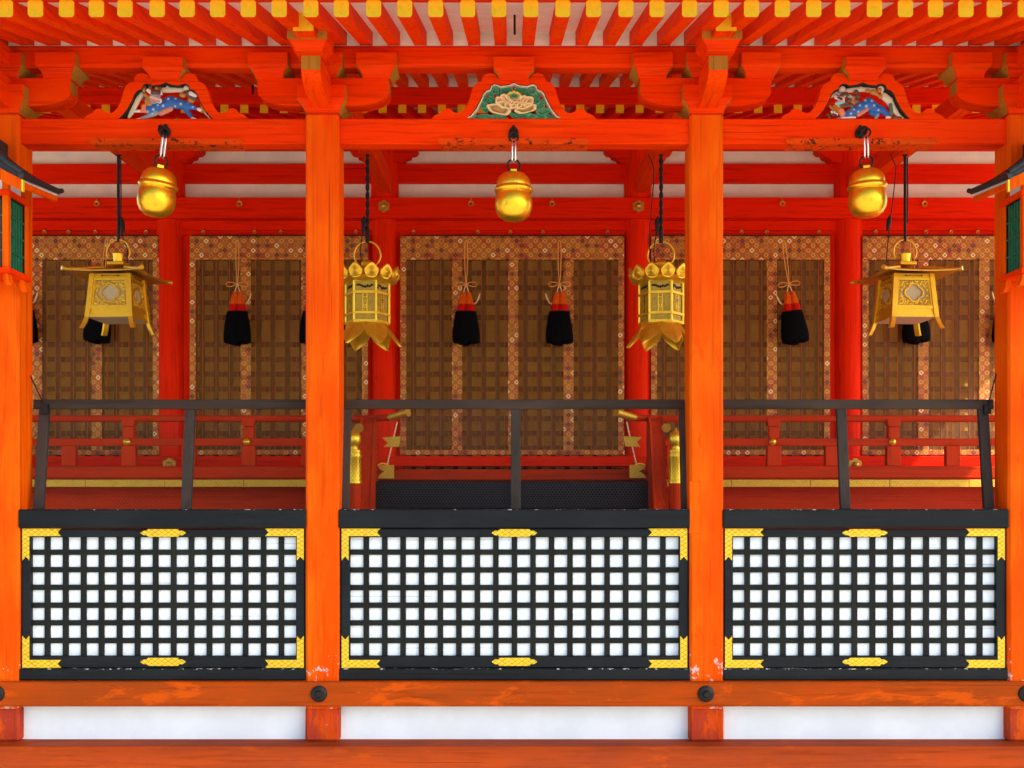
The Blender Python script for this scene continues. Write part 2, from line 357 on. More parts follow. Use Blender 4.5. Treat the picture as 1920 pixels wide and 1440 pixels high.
# keta, roof
KZ0, KZ1 = PZ(125, .04), PZ(84, .04)
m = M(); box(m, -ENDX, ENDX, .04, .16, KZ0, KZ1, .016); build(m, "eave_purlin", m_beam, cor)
def rz_(Y): return 4.18+.26*(Y-.05)
TIPY, RH = -.88, .075
bays = [(-ENDX, PXS[0]-HW), (PXS[0]+HW, PXS[1]-HW), (PXS[1]+HW, PXS[2]-HW), (PXS[2]+HW, PXS[3]-HW), (PXS[3]+HW, ENDX)]
def gilt_plate(poly, y0, th=.004): m = M(); prism(m, poly, y0-th, y0); return m
for bi, (xa, xb) in enumerate(bays):
    inner = 0 < bi < 4
    # main tie beam between pillars
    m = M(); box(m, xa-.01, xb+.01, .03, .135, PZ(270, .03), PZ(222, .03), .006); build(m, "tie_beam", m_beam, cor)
    m = M(); box(m, xa-.01, xb+.01, .06, .14, .19, .43); build(m, "plaster_panel", m_plaster, cor)
    ncol = 18 if bi == 2 else 15
    Yf = .02
    m = M(); box(m, xa-.002, xb+.002, -.004, .13, PZ(990, -.004), PZ(955, -.004), .006); build(m, "cap_rail", m_black, cor)
    m = M(); box(m, xa-.001, xb+.001, .004, .12, PZ(1276, 0), PZ(1253.5, .01), .006); build(m, "base_board", m_black, cor)
    if not inner: continue
    # lattice panel
    zt, zb = PZ(991, Yf), PZ(1252, Yf)
    fw = .046; x0, x1 = xa+.012, xb-.012; zi, zo = zt-.05, zb+.066
    Yg = .04
    grid = M(); bw = .032
    pitch = (x1-x0-2*fw+bw)/ncol; rg = random.Random(bi)
    for k in range(1, ncol):
        xk = x0+fw+pitch*k-bw/2+rg.uniform(-.0008, .0008); box(grid, xk-bw/2, xk+bw/2, Yg, Yg+.012, zo-.004, zi+.004)
    rp = (zi-zo+.031)/7
    for k in range(1, 7): zk = zo+rp*k-.0155+rg.uniform(-.0008, .0008); box(grid, x0+fw-.005, x1-fw+.005, Yg+.0015, Yg+.0115, zk-.0155, zk+.0155)
    lp = build(grid, "lattice_panel", m_blackz, cor, bevel=0)
    m = M(); box(m, x0, x1, Yf, Yg+.03, zi, zt, .004); box(m, x0, x1, Yf, Yg+.03, zb, zo, .004)
    box(m, x0, x0+fw, Yf+.001, Yg+.03, zo-.004, zi+.004); box(m, x1-fw, x1, Yf+.001, Yg+.03, zo-.004, zi+.004)
    box(m, xa-.001, x0-.0005, Yf+.012, Yg+.02, zb, zt); box(m, x1+.0005, xb+.001, Yf+.012, Yg+.02, zb, zt)
    build(m, "frame", m_black, lp)
    m = M(); box(m, x0+.01, x1-.01, Yg+.0125, Yg+.029, zb+.02, zt-.01); build(m, "white_backing", m_white, lp)
    L, Vv = .205, .168; hw_ = .040
    for sx in (0, 1):
        for sz in (0, 1):
            X = (lambda t: x0+t) if sx == 0 else (lambda t: x1-t)
            Z = (lambda t: zt-t) if sz == 0 else (lambda t: zb+t)
            h_ = .043 if sz == 0 else .045
            poly = [(0, 0), (L+.016, 0), (L-.004, h_/2), (L+.016, h_), (hw_, h_), (hw_, Vv+.014), (hw_/2, Vv-.008), (0, Vv+.014)]
            m = M(); prism(m, [(X(a), Z(b)) for a, b in poly], Yf-.003, Yf+.002); build(m, "corner_fitting", m_goldfit, lp)
    for zc, hh in ((zt-.025, .022), (zb+.034, .023)):
        half = []
        for t in np.linspace(0, 1, 7): half.append((.108-.012*t*0, hh)) if t == 0 else None
        pts = [(-.085, hh), (.085, hh), (.09, hh*.75), (.093, hh*.62)]
        pts += [(.105+.016*math.sin(a)*1.0, hh*.62*math.cos(a)+0) for a in np.linspace(-.6, .9, 5)]
        pts += [(.128, .003), (.128, -.003)]
        right = pts[1:]; low = [(a, -b) for a, b in right[::-1] if (a, -b) not in right]
        rr = right+low; left = [(-a, b) for a, b in rr[::-1]]
        xc = (x0+x1)/2
        m = M(); prism(m, [(xc+a, zc+b) for a, b in rr+left], Yf-.003, Yf+.002); build(m, "centre_fitting", m_goldfit, lp)

# bracket sets
def boatpoly(L, z0, zend, z1, n=8):
    """symmetric bow-bottomed arm, half length L; flat bottom in the middle"""
    pts = [(-L, z1), (L, z1), (L, zend)]
    for i in range(1, n+1):
        a = PI/2*i/n; pts.append((L*.42+L*.58*math.cos(a), zend-(zend-z0)*math.sin(a)))
    return pts+[(-u, v) for u, v in pts[:2:-1]]+[(-L, zend)]
def masu(m, x, y, w_, d_, z0, z1, zt):
    """bearing block: square block z1..zt above a concave flare down to z0"""
    n = 5; ring_ = []
    for i in range(n+1):
        t = i/n; k = .72+.28*(1-math.cos(PI/2*t)) if i else .72
        z = z0+(z1-z0)*math.sin(PI/2*t) if False else z0+(z1-z0)*t
        k = .70+.30*(t**1.9)
        ring_.append((k, z))
    ring_.append((1.0, zt)); v, f = [], []
    for k, z in ring_:
        a, b = w_/2*k, d_/2*k; v += [(x-a, y-b, z), (x+a, y-b, z), (x+a, y+b, z), (x-a, y+b, z)]
    for j in range(len(ring_)-1):
        for i in range(4): f.append((4*j+i, 4*j+(i+1) % 4, 4*j+4+(i+1) % 4, 4*j+4+i))
    f.append((3, 2, 1, 0)); e = 4*(len(ring_)-1); f.append((e, e+1, e+2, e+3)); m.add(v, f)
def sideplate(m, x, y, w_, d_, z0, z1, zt, side, t=.0015, yin=.0):
    """ochre-painted side face of a bearing block, as a thin shell following the flare"""
    n = 5; rows = []
    for i in range(n+1):
        q = i/n; k = .70+.30*(q**1.9); rows.append((w_/2*k+t, d_/2*k, z0+(z1-z0)*q))
    rows.append((w_/2+t, d_/2, zt)); v, f = [], []
    for a, b, z in rows: v += [(x+side*a, y-b+.012, z), (x+side*a, y+b-.004, z), (x+side*(a-.004), y+b-.004, z), (x+side*(a-.004), y-b+.012, z)]
    for j in range(len(rows)-1):
        for i in range(4): f.append((4*j+i, 4*j+(i+1) % 4, 4*j+4+(i+1) % 4, 4*j+4+i))
    e = 4*(len(rows)-1); f += [(3, 2, 1, 0), (e, e+1, e+2, e+3)]; m.add(v, f)
ZD0, ZD1, ZD2 = 3.776, 3.845, 3.925
ZA0, ZAE, ZA1 = 3.832, 3.905, 3.982
ZM0, ZM1, ZM2 = 3.983, 4.045, 4.115
for i, x in enumerate(PXS):
    m = M(); masu(m, x, .095, .272, .27, ZD0, ZD1, ZD2); br = build(m, "bearing_block", m_beam, cor, bevel=.003)
    for s in (-1, 1): m = M(); sideplate(m, x, .095, .272, .27, ZD0, ZD1, ZD2, s); build(m, "ochre_side", m_edge, br)
    m = M(); prism(m, [(x+u, v) for u, v in boatpoly(.37, ZA0, ZAE, ZA1)], .035, .145); arm = build(m, "bracket_arm", m_beam, cor, bevel=.004)
    for s in (-1, 1): m = M(); box(m, x+s*.3705, x+s*.373, .042, .138, ZAE+.004, ZA1-.004); build(m, "ochre_end", m_edge, arm)
    for s in (-1, 0, 1):
        m = M(); masu(m, x+s*.306, .09, .226, .22, ZM0, ZM1, ZM2); b = build(m, "small_block", m_beam, cor, bevel=.003)
        for s2 in (-1, 1): m = M(); sideplate(m, x+s*.306, .09, .226, .22, ZM0, ZM1, ZM2, s2); build(m, "ochre_side", m_edge, b)
    # projecting arm
    pts = [(.12, 3.96), (-.35, 3.96), (-.35, 3.885)]
    for k in range(1, 9):
        a = PI/2*k/8; pts.append((-.35+.27*(1-math.cos(a))*1.0, 3.885-.085*math.sin(a)))
    pts += [(.12, 3.80)]
    m = M(); prism(m, pts, x-.052, x+.052, 'x'); arm = build(m, "projecting_arm", m_beamy, cor, bevel=.004)
    m = M(); box(m, x-.0515, x+.0515, -.3535, -.3505, 3.884, 3.959); build(m, "gilt_end", m_edge, arm)
    m = M(); masu(m, x, -.35, .21, .21, 3.958, 4.01, 4.075); b = build(m, "small_block", m_beam, cor, bevel=.003)
    m = M(); prism(m, [(x-.105, 4.005), (x+.105, 4.005), (x+.105, 4.076), (x+.058, 4.076), (x+.056, 4.036), (x+.045, 4.022), (x-.045, 4.022), (x-.056, 4.036), (x-.058, 4.076), (x-.105, 4.076)], -.4585, -.4555); build(m, "gilt_face", m_edge, b)
    # cross beam with gilt nose, running back to the hall
    m = M(); v0 = M()
    prism(m, [(-.56, 4.005), (-.56, 4.10), (3.2, 4.36), (3.2, 4.19), (.25, 4.06), (-.3, 4.02)], x-.05, x+.05, 'x')
    cb = build(m, "cross_beam", m_beamy, cor, bevel=.004)
    m = M(); prism(m, [(x-.053, 4.003), (x+.053, 4.003), (x+.053, 4.102), (x-.053, 4.102)], -.566, -.5605); build(m, "gilt_nose_plate", m_goldcap, cb)

# rafters : one built, the rest copied
tips = [10, 67, 125.5, 180.5, 235.5, 294.6, 351.7, 409, 466.5, 524, 582.5, 640.5, 700.5, 758.7, 817.3, 877, 936, 996, 1055.6, 1112.6, 1173.6, 1232, 1292.5, 1352, 1409, 1466, 1525, 1580, 1639, 1697, 1753, 1810, 1864, 1921]
S_t = F/(D0+TIPY); rx = [(t-960)/S_t for t in tips]
while rx[0] > -ENDX+.1: rx.insert(0, rx[0]-.1495)
while rx[-1] < ENDX-.1: rx.append(rx[-1]+.1495)
m = M(); prism(m, [(TIPY, rz_(TIPY)), (2.22, rz_(2.22)), (2.22, rz_(2.22)+RH), (TIPY, rz_(TIPY)+RH)], -.034, .034, 'x')
r0 = build(m, "rafter", m_beamy, cor, bevel=.003)
c = .009; cap = M(); z0, z1 = rz_(TIPY)-.003, rz_(TIPY)+RH+.002
prism(cap, [(-.036, z0+c), (-.036+c, z0), (.036-c, z0), (.036, z0+c), (.036, z1-c), (.036-c, z1), (-.036+c, z1), (-.036, z1-c)], TIPY-.007, TIPY-.0005)
lathe(cap, [(.024, 0), (.024, .0012), (.021, .0012)], 20, (0, TIPY-.0068, (z0+z1)/2), 'y')
cp = build(cap, "end_cap", m_goldcap, r0, bevel=.0012)
r0y, r0z = r0.location.y, r0.location.z
for k, x in enumerate(rx):
    if k == 0: r0.location.x = x; continue
    dup(r0, (x+random.uniform(-.002, .002), r0y, r0z))
# boards between rafters, fascia, soffit, roof
m = M(); box(m, -ENDX, ENDX, .055, .15, rz_(.05)+.0, rz_(.05)+RH+.03); build(m, "rafter_infill", m_soffit, cor)
m = M(); e = .001
prism(m, [(-.82, rz_(-.82)+RH+e), (2.25, rz_(2.25)+RH+e), (2.25, rz_(2.25)+RH+.05), (-.82, rz_(-.82)+RH+.05)], -ENDX, ENDX, 'x'); build(m, "soffit", m_soffit, cor)
m = M(); prism(m, [(-.93, rz_(-.93)+RH+.003), (-.8205, rz_(-.82)+RH+.0035), (-.8205, rz_(-.82)+RH+.08), (-.93, rz_(-.93)+RH+.11)], -ENDX, ENDX, 'x'); build(m, "fascia", m_beam, cor)
m = M(); v = []
for y_, xe_, za_, zb_ in ((-1.72, 7.5, rz_(-.93)+RH+.08, rz_(-.93)+RH+.20), (2.45, 6.62, rz_(2.4)+RH+.10, rz_(2.4)+RH+.3)): v += [(-8.5, y_, za_), (xe_, y_, za_), (xe_, y_, zb_), (-8.5, y_, zb_)]
m.add(v, [(0, 1, 2, 3), (4, 7, 6, 5), (0, 4, 5, 1), (1, 5, 6, 2), (2, 6, 7, 3), (3, 7, 4, 0)]); build(m, "roof", m_tile, cor)  # front overhang extended out of view, right end slanted, to shape sun and shade
m = M(); box(m, -ENDX, ENDX, 2.22, 2.31, 4.625, 4.755, .006); build(m, "rear_purlin", m_hall, cor)
m = M(); box(m, -ENDX, ENDX, 2.225, 2.245, 4.757, rz_(2.24)+RH); build(m, "rafter_infill", m_soffit, cor)
# little iron hook under the eave
m = M(); tube(m, [(PX(965, -.5), -.5, 4.16), (PX(965, -.5), -.5, 4.06), (PX(965, -.5), -.5, 4.01)], .006, 6); tube(m, [(PX(965, -.5)-.03, -.5, 4.145), (PX(965, -.5)+.03, -.5, 4.145)], .008, 6); build(m, "eave_hook", m_iron, cor)
m = M()
for s, px, py in ((0, 474, 168), (1, 1444, 170)):
    X = PX(px, 1.2); tube(m, [(X, 1.2, PZ(py-8, 1.2)), (X, 1.2, PZ(py+8, 1.2))], .008, 6); build(m, "eave_hook", m_iron, cor); m = M()

# frog-leg struts with carvings
oh = [(730, 0), (708, 24), (680, 38), (650, 50), (638, 72), (610, 87), (578, 85), (560, 72), (548, 56), (505, 43), (470, 52), (430, 95), (400, 155), (385, 205), (372, 255), (352, 295), (322, 318), (285, 332), (280, 360), (262, 388), (235, 402), (200, 403), (170, 392), (140, 352)]
ih = [(430, 0), (395, 35), (350, 90), (312, 160), (285, 225), (258, 256), (222, 270), (212, 300), (180, 319), (140, 314), (120, 302), (50, 310), (0, 332)]
KS = 1/4.8/327.5
KX = [PX(312.5, .05), PX(963.5, .05), PX(1616, .05)]
ZB = PZ(222, .03)+.001
def strut(x):
    out = [(a*KS, b*KS) for a, b in oh]; inn = [(a*KS, b*KS) for a, b in ih]
    poly = out+[(-a, b) for a, b in out[::-1]]+[(-a, b) for a, b in inn]+[(a, b) for a, b in inn[:-1][::-1]]
    m = M(); prism(m, [(x+a, ZB+b) for a, b in poly], .035, .10); st = build(m, "frog_leg_strut", m_beam, cor, bevel=.003)
    full = [(-a, b) for a, b in inn]+[(a, b) for a, b in inn[:-1][::-1]]
    def band(pts, o0, o1, y0, y1, mat, name):
        cen = Vector((0, .02)); A = [];
        n = len(pts)
        for off in (o0, o1):
            r = []
            for i, p in enumerate(pts):
                a = Vector(pts[max(i-1, 0)]); b = Vector(pts[min(i+1, n-1)]); t = (b-a).normalized(); nn = Vector((t.y, -t.x))
                q = Vector(p)+nn*off; r.append((x+q.x, ZB+max(q.y, .001)))
            A.append(r)
        m = M(); v, f = [], []
        for y in (y0, y1):
            for r in A: v += [(u, y, w_) for u, w_ in r]
        for i in range(n-1):
            f += [(i, i+1, n+i+1, n+i), (2*n+i, 3*n+i, 3*n+i+1, 2*n+i+1), (i, 2*n+i, 2*n+i+1, i+1), (n+i, n+i+1, 3*n+i+1, 3*n+i)]
        m.add(v, f); return build(m, name, mat, st)
    band(full, -.001, .0085, .036, .096, m_dark, "black_edging")
    return st, full, band
m_cream = flat("cream_carving_paint", (.72, .64, .44), .5, var=.2, scale=60)
# implicit carving: capsules -> metaball-like union by voxel remesh, pigment by nearest capsule
def carving(name, caps, spots, x, y, parent, sc_=1.0, voxel=.0028, yflat=.55):
    m = M()
    for c_ in caps:
        (x0, z0, r0_), (x1, z1, r1_), col = c_[0], c_[1], c_[2]; yo = c_[3] if len(c_) > 3 else 0
        n = max(2, int(math.hypot(x1-x0, z1-z0)/(.35*max(min(r0_, r1_), 1e-4)))+2)
        for i in range(n):
            t = i/(n-1); bm = bmesh.new(); bmesh.ops.create_icosphere(bm, subdivisions=2, radius=1)
            rr = r0_+(r1_-r0_)*t; bm.verts.index_update()
            m.add([((x0+(x1-x0)*t)+v.co.x*rr, yo+v.co.y*rr*yflat, (z0+(z1-z0)*t)+v.co.z*rr) for v in bm.verts], [[v.index for v in f.verts] for f in bm.faces]); bm.free()
            if abs(x1-x0)+abs(z1-z0) < 1e-6: break
    o = build(m, name, m_carve, None, recenter=False)
    md = o.modifiers.new("r", 'REMESH'); md.mode = 'VOXEL'; md.voxel_size = voxel; md.use_smooth_shade = True
    ms = o.modifiers.new("s", 'SMOOTH'); ms.factor = .5; ms.iterations = 2
    dg = bpy.context.evaluated_depsgraph_get(); me = bpy.data.meshes.new_from_object(o.evaluated_get(dg)); me.name = name
    o.modifiers.clear(); o.data = me
    co = np.zeros(len(me.vertices)*3); me.vertices.foreach_get('co', co); co = co.reshape(-1, 3)
    best = np.full(len(co), 1e9); colr = np.zeros((len(co), 4)); colr[:, 3] = 1
    for c_ in caps:
        a = np.array([c_[0][0], 0, c_[0][1]]); b = np.array([c_[1][0], 0, c_[1][1]]); yo = c_[3] if len(c_) > 3 else 0
        q = co.copy(); q[:, 1] = (q[:, 1]-yo)/yflat; ab = b-a; L = max(ab@ab, 1e-12)
        t = np.clip(((q-a)@ab)/L, 0, 1); d = np.linalg.norm(q-a-t[:, None]*ab, axis=1)-(c_[0][2]+(c_[1][2]-c_[0][2])*t)
        k = d < best; best[k] = d[k]; colr[k, :3] = c_[2]
    for sx_, sz_, r_, col in spots:
        d = np.hypot(co[:, 0]-sx_, co[:, 2]-sz_); k = np.clip(1.35-d/r_*1.5, 0, 1)*.85*(co[:, 1] < .01); colr[:, :3] = colr[:, :3]*(1-k[:, None])+np.array(col)*k[:, None]
    at = me.color_attributes.new("pigment", 'FLOAT_COLOR', 'POINT'); at.data.foreach_set('color', colr.ravel())
    if not me.materials: me.materials.append(m_carve)
    o.parent = parent; o.location = (x-parent.location.x, y-parent.location.y, ZB-parent.location.z)
    return o
BLUE = (.004, .11, .40); SPOT = (.50, .62, .72); PINK = (.55, .22, .14); GB = (.42, .20, .03); BRN = (.10, .055, .03); WHT = (.72, .66, .62); GRYB = (.22, .30, .36); CRM = (.66, .60, .42); ORG = (.75, .22, .08); DK = (.01, .01, .01)
def conv(cx, by): return (lambda X, Y, r: ((X-cx)/12/327.5, (by-Y)/12/327.5, r/12/327.5))
# left beast
k = conv(870, 1085)
A = []
def c2(a, b, col, y=0): A.append((k(*a), k(*b), col, y))
c2((480, 850, 110), (700, 780, 110), BLUE); c2((700, 780, 110), (950, 680, 140), BLUE); c2((950, 680, 140), (1130, 720, 130), BLUE); c2((1130, 720, 120), (1340, 770, 85), BLUE)
c2((1340, 770, 85), (1500, 820, 50), BLUE); c2((1590, 850, 45), (1620, 865, 45), WHT); c2((1260, 820, 65), (1380, 960, 50), BLUE, .006); c2((1380, 960, 50), (1440, 1045, 40), BLUE, .006); c2((1440, 1060, 28), (1520, 1065, 22), WHT)
c2((620, 930, 75), (440, 1010, 50), GRYB); c2((440, 1010, 50), (280, 1060, 32), GRYB); c2((270, 1065, 30), (200, 1072, 24), WHT)
c2((150, 895, 34), (290, 890, 40), WHT); c2((300, 890, 45), (380, 860, 60), ORG); c2((370, 800, 80), (400, 860, 85), ORG)
c2((740, 950, 60), (960, 850, 60), PINK, -.004); c2((600, 620, 120), (650, 560, 110), GRYB, -.012); c2((560, 640, 60), (740, 700, 62), WHT, -.028); c2((540, 660, 36), (740, 715, 36), PINK, -.032)
c2((600, 500, 70), (700, 520, 60), BRN, -.022); c2((470, 450, 45), (520, 490, 45), WHT, -.02); c2((760, 510, 30), (780, 540, 24), WHT, -.02)
for q in ((380, 370), (370, 440), (390, 540), (450, 590), (380, 640), (430, 660), (560, 320), (600, 300), (720, 395), (500, 370), (650, 400)): c2((*q, 48), (*q, 48), GB if q[0] % 20 else BRN, -.012)
c2((440, 700, 60), (500, 740, 60), GB, -.01); c2((1210, 540, 58), (1260, 560, 45), GB, -.01); c2((1330, 480, 85), (1400, 500, 80), BRN); c2((1420, 500, 50), (1540, 560, 30), WHT, -.01); c2((1390, 560, 60), (1520, 620, 45), BRN); c2((1380, 640, 45), (1460, 680, 28), GB)
c2((290, 500, 60), (180, 640, 70), CRM, .012); c2((180, 640, 75), (80, 860, 65), CRM, .012); c2((80, 860, 65), (0, 1010, 40), CRM, .012)
c2((760, 400, 62), (960, 400, 62), CRM, .012); c2((960, 400, 60), (1200, 400, 55), CRM, .012); c2((1310, 390, 80), (1312, 392, 80), CRM, 0); c2((870, 310, 20), (870, 360, 50), CRM, .012)
c2((1060, 1065, 30), (1160, 1065, 26), (.07, .09, .03)); c2((1640, 1065, 26), (1760, 1068, 22), (.07, .09, .03)); c2((1720, 930, 16), (1850, 1070, 14), WHT)
SP = [k(a, b, r)+(SPOT,) for a, b, r in ((450, 920, 38), (580, 870, 42), (550, 965, 32), (800, 790, 42), (680, 775, 35), (920, 640, 46), (1080, 630, 42), (1200, 750, 44), (1070, 800, 36), (1460, 810, 36), (1360, 720, 26))]
SP = [k(a, b, r)+((.16, .13, .12),) for a, b, r in ((850, 560, 90), (950, 530, 90), (1050, 540, 90), (1150, 590, 80), (1240, 650, 60))]+SP
SP += [k(a, b, r)+(cc,) for a, b, r, cc in ((540, 570, 32, (.9, .88, .85)), (600, 590, 26, (.9, .88, .85)), (655, 608, 26, (.9, .88, .85)), (545, 572, 13, DK), (603, 592, 12, DK), (658, 608, 10, DK), (600, 545, 22, DK), (735, 690, 16, (.5, .08, .06)))]
st, full, band = strut(KX[0]); carving("carved_beast", A, SP, KX[0], .055, st)
st['label'] = "strut framing a blue spotted beast looking back over its body"
# centre peony
st, full, band = strut(KX[1]); st['label'] = "strut framing a cream peony among green leaves"
band(full, .0095, .015, .03, .09, m_cream, "cream_edging")
def petal(m, cols, cx, cz, rx_, rz2, ang, y, h, tone, n=22, wav=.08, lob=5, ph=0):
    """domed/dished petal: raised rim, sunk middle; pigment by ring"""
    prof = [(1.0, 0.0), (.97, .9), (.86, 1.0), (.6, .45), (.3, .3), (0.001, .35)]
    base = len(m.v); v, f = [], []
    ca, sa = math.cos(ang), math.sin(ang)
    for s, hh in prof:
        for i in range(n):
            a = 2*PI*i/n; R = 1+wav*math.sin(lob*a+ph); u, w_ = rx_*R*math.cos(a)*s, rz2*R*math.sin(a)*s
            v.append((cx+u*ca-w_*sa, y-h*hh, cz+u*sa+w_*ca))
            cols.append(tone[0] if s > .8 else (tone[1] if s > .45 else tone[2]))
    for j in range(len(prof)-1):
        for i in range(n): f.append((j*n+i, j*n+(i+1) % n, (j+1)*n+(i+1) % n, (j+1)*n+i))
    f.append(tuple(range(n))); m.add(v, f)
def pig(o, cols):
    me = o.data; at = me.color_attributes.new("pigment", 'FLOAT_COLOR', 'POINT')
    at.data.foreach_set('color', np.array([(*c_, 1) for c_ in cols], dtype=float).ravel())
q = 1/(1920/180)/327.5
def fl(X, Y): return ((X-890)*q, (850-Y)*q)
LF = ((.07, .34, .17), (.005, .14, .06), (.012, .24, .11)); m = M(); cols = []
for X, Y, a, b, an, y in ((260, 800, 210, 55, .08, 0), (480, 810, 190, 50, .15, -.004), (640, 790, 130, 45, .5, -.006), (900, 790, 150, 40, -.6, -.007), (1150, 760, 230, 60, -.25, -.004), (1350, 800, 220, 55, -.1, 0), (1600, 800, 120, 50, -.5, .002), (1480, 690, 150, 60, .2, .0),
                          (1420, 570, 120, 60, .6, -.002), (1490, 500, 60, 70, 1.2, -.004), (1330, 440, 75, 130, .25, -.004), (1250, 290, 75, 70, 0, -.008), (1360, 380, 60, 60, .3, 0), (1040, 260, 150, 42, -.1, 0), (1140, 350, 110, 50, -.2, .002), (740, 260, 140, 45, .05, 0), (740, 330, 90, 45, .4, .003),
                          (520, 280, 75, 75, 0, -.008), (590, 330, 90, 55, -.7, -.004), (430, 370, 60, 110, .1, -.003), (460, 470, 60, 100, .5, -.002), (310, 440, 55, 60, 0, -.004), (370, 480, 120, 50, -.5, 0), (300, 570, 85, 65, 0, -.003), (330, 650, 60, 60, .5, 0), (1280, 570, 70, 90, -.5, .001), (700, 830, 60, 30, 0, -.008), (1000, 820, 90, 30, -.3, -.008)):
    cx, cz = fl(X, Y); petal(m, cols, cx, cz, a*q, b*q, an, .06+y, .012, LF, ph=X, wav=.10, lob=4)
lv = build(m, "carved_leaves", m_carve, st, recenter=False, smooth=1.0, loc=(KX[1], 0, ZB)); pig(lv, cols)
PT = ((.84, .62, .30), (.28, .14, .03), (.46, .26, .08)); PT2 = ((.86, .66, .34), (.58, .38, .14), (.46, .28, .09)); m = M(); cols = []
for X, Y, a, b, an, y, T in ((590, 660, 250, 100, -.25, 0, PT), (1130, 650, 230, 85, .2, 0, PT), (640, 530, 140, 100, -.7, -.008, PT2), (720, 590, 170, 60, -.35, -.012, PT2), (1170, 520, 130, 100, .6, -.008, PT2), (1110, 610, 150, 50, .3, -.012, PT2), (720, 450, 110, 70, -.5, -.012, PT2), (1090, 480, 90, 75, .6, -.013, PT2), (880, 430, 170, 75, 0, -.014, PT2), (780, 610, 85, 60, -.4, -.02, PT2), (890, 600, 90, 75, 0, -.026, PT2), (980, 600, 75, 60, .3, -.022, PT2), (840, 560, 60, 45, -.3, -.03, PT2), (950, 570, 55, 40, .4, -.031, PT2)):
    cx, cz = fl(X, Y); petal(m, cols, cx, cz, a*q, b*q, an, .045+y, .011, T, ph=X, wav=.07, lob=5)
YE = ((.9, .62, .05), (.85, .55, .03), (.8, .6, .25)); GR = ((.1, .35, .15), (.02, .25, .1), (.02, .2, .08))
for X, Y, a, b in ((820, 370, 38, 38), (890, 355, 42, 40), (960, 370, 40, 38), (790, 390, 28, 28), (1000, 392, 28, 26)):
    cx, cz = fl(X, Y); petal(m, cols, cx, cz, a*q, b*q, 0, .026, .008, YE)
cx, cz = fl(890, 420); petal(m, cols, cx, cz, 105*q, 36*q, 0, .022, .008, GR); cx, cz = fl(890, 410); petal(m, cols, cx, cz, 18*q, 45*q, 0, .018, .006, GR)
fw_ = build(m, "carved_peony", m_carve, st, recenter=False, smooth=1.0, loc=(KX[1], 0, ZB)); pig(fw_, cols)
# right beast
k = conv(888, 960); A = []
c2((620, 820, 105), (850, 700, 130), BLUE); c2((850, 700, 135), (1040, 600, 150), BLUE); c2((1040, 600, 150), (1200, 700, 115), BLUE); c2((1200, 700, 110), (1350, 740, 90), BLUE); c2((1350, 740, 90), (1450, 830, 62), BLUE); c2((1450, 830, 60), (1480, 900, 48), BLUE); c2((1440, 930, 36), (1510, 920, 36), WHT, -.008)
c2((1120, 790, 75), (1250, 840, 60), BLUE, .008); c2((1250, 840, 50), (1210, 930, 38), GRYB, .006); c2((700, 880, 60), (500, 905, 42), BLUE); c2((500, 905, 42), (350, 945, 32), GRYB); c2((430, 930, 24), (730, 925, 26), WHT, -.012)
c2((230, 820, 62), (290, 850, 58), (.12, .03, .02)); c2((190, 800, 24), (200, 830, 24), WHT, -.02); c2((250, 810, 24), (265, 840, 24), WHT, -.022); c2((310, 850, 24), (320, 870, 22), WHT, -.02); c2((190, 640, 36), (320, 760, 40), GB, .01)
c2((420, 760, 80), (450, 820, 75), ORG); c2((800, 870, 45), (1000, 750, 42), PINK, -.012); c2((280, 490, 42), (430, 540, 55), WHT, -.024); c2((420, 560, 40), (440, 590, 40), GRYB, -.022); c2((300, 620, 42), (440, 580, 46), (.25, .50, .55), -.022); c2((300, 600, 20), (420, 575, 20), PINK, -.036); c2((310, 515, 26), (390, 545, 26), DK, -.04)
c2((460, 440, 75), (520, 430, 70), BRN, -.02); c2((340, 400, 36), (400, 400, 40), GRYB, -.015); c2((560, 450, 40), (620, 460, 36), GRYB, -.02); c2((340, 660, 30), (360, 690, 24), (.2, .45, .5), -.018)
for q_ in ((600, 540), (520, 590), (480, 670), (560, 650), (690, 590), (720, 520), (640, 660), (440, 640), (760, 560), (690, 500)): c2((*q_, 52), (*q_, 52), GB if q_[0] % 40 else BRN, -.016)
c2((760, 340, 55), (800, 440, 50), BRN, -.006); c2((640, 450, 30), (800, 460, 34), (.06, .12, .08), -.01)
for q_, r_ in (((1010, 320), 52), ((1130, 350), 68), ((1180, 370), 58), ((1280, 310), 52), ((1300, 450), 58), ((1220, 400), 45)): c2((*q_, r_), (*q_, r_), GB, -.008)
c2((200, 440, 30), (340, 350, 45), CRM, .01); c2((450, 280, 78), (452, 282, 78), CRM, -.002); c2((580, 290, 55), (760, 270, 60), CRM, .012); c2((760, 270, 60), (900, 260, 60), CRM, .012); c2((890, 200, 20), (890, 250, 45), CRM, .012); c2((900, 260, 55), (1190, 270, 45), CRM, .012); c2((1320, 270, 80), (1322, 272, 80), CRM)
c2((1400, 420, 90), (1520, 520, 95), CRM, .008); c2((1520, 520, 90), (1600, 680, 75), CRM, .008); c2((1600, 680, 75), (1720, 840, 50), CRM, .008); c2((1720, 840, 48), (1860, 950, 28), CRM, .008); c2((1540, 620, 45), (1560, 840, 40), (.05, .16, .12), 0); c2((1620, 920, 50), (1760, 930, 36), (.10, .10, .03))
c2((920, 935, 26), (1010, 940, 20), (.07, .09, .03)); c2((120, 830, 26), (180, 930, 22), (.07, .09, .03))
SP = [k(a, b, r)+(SPOT,) for a, b, r in ((630, 840, 42), (800, 800, 38), (830, 660, 40), (970, 680, 46), (950, 540, 46), (1100, 560, 46), (1150, 660, 42), (1250, 760, 34), (700, 750, 34))]
SP = [k(a, b, r)+((.16, .13, .12),) for a, b, r in ((620, 740, 90), (740, 620, 90), (840, 560, 90), (950, 470, 90), (1080, 450, 90), (1190, 520, 80))]+SP
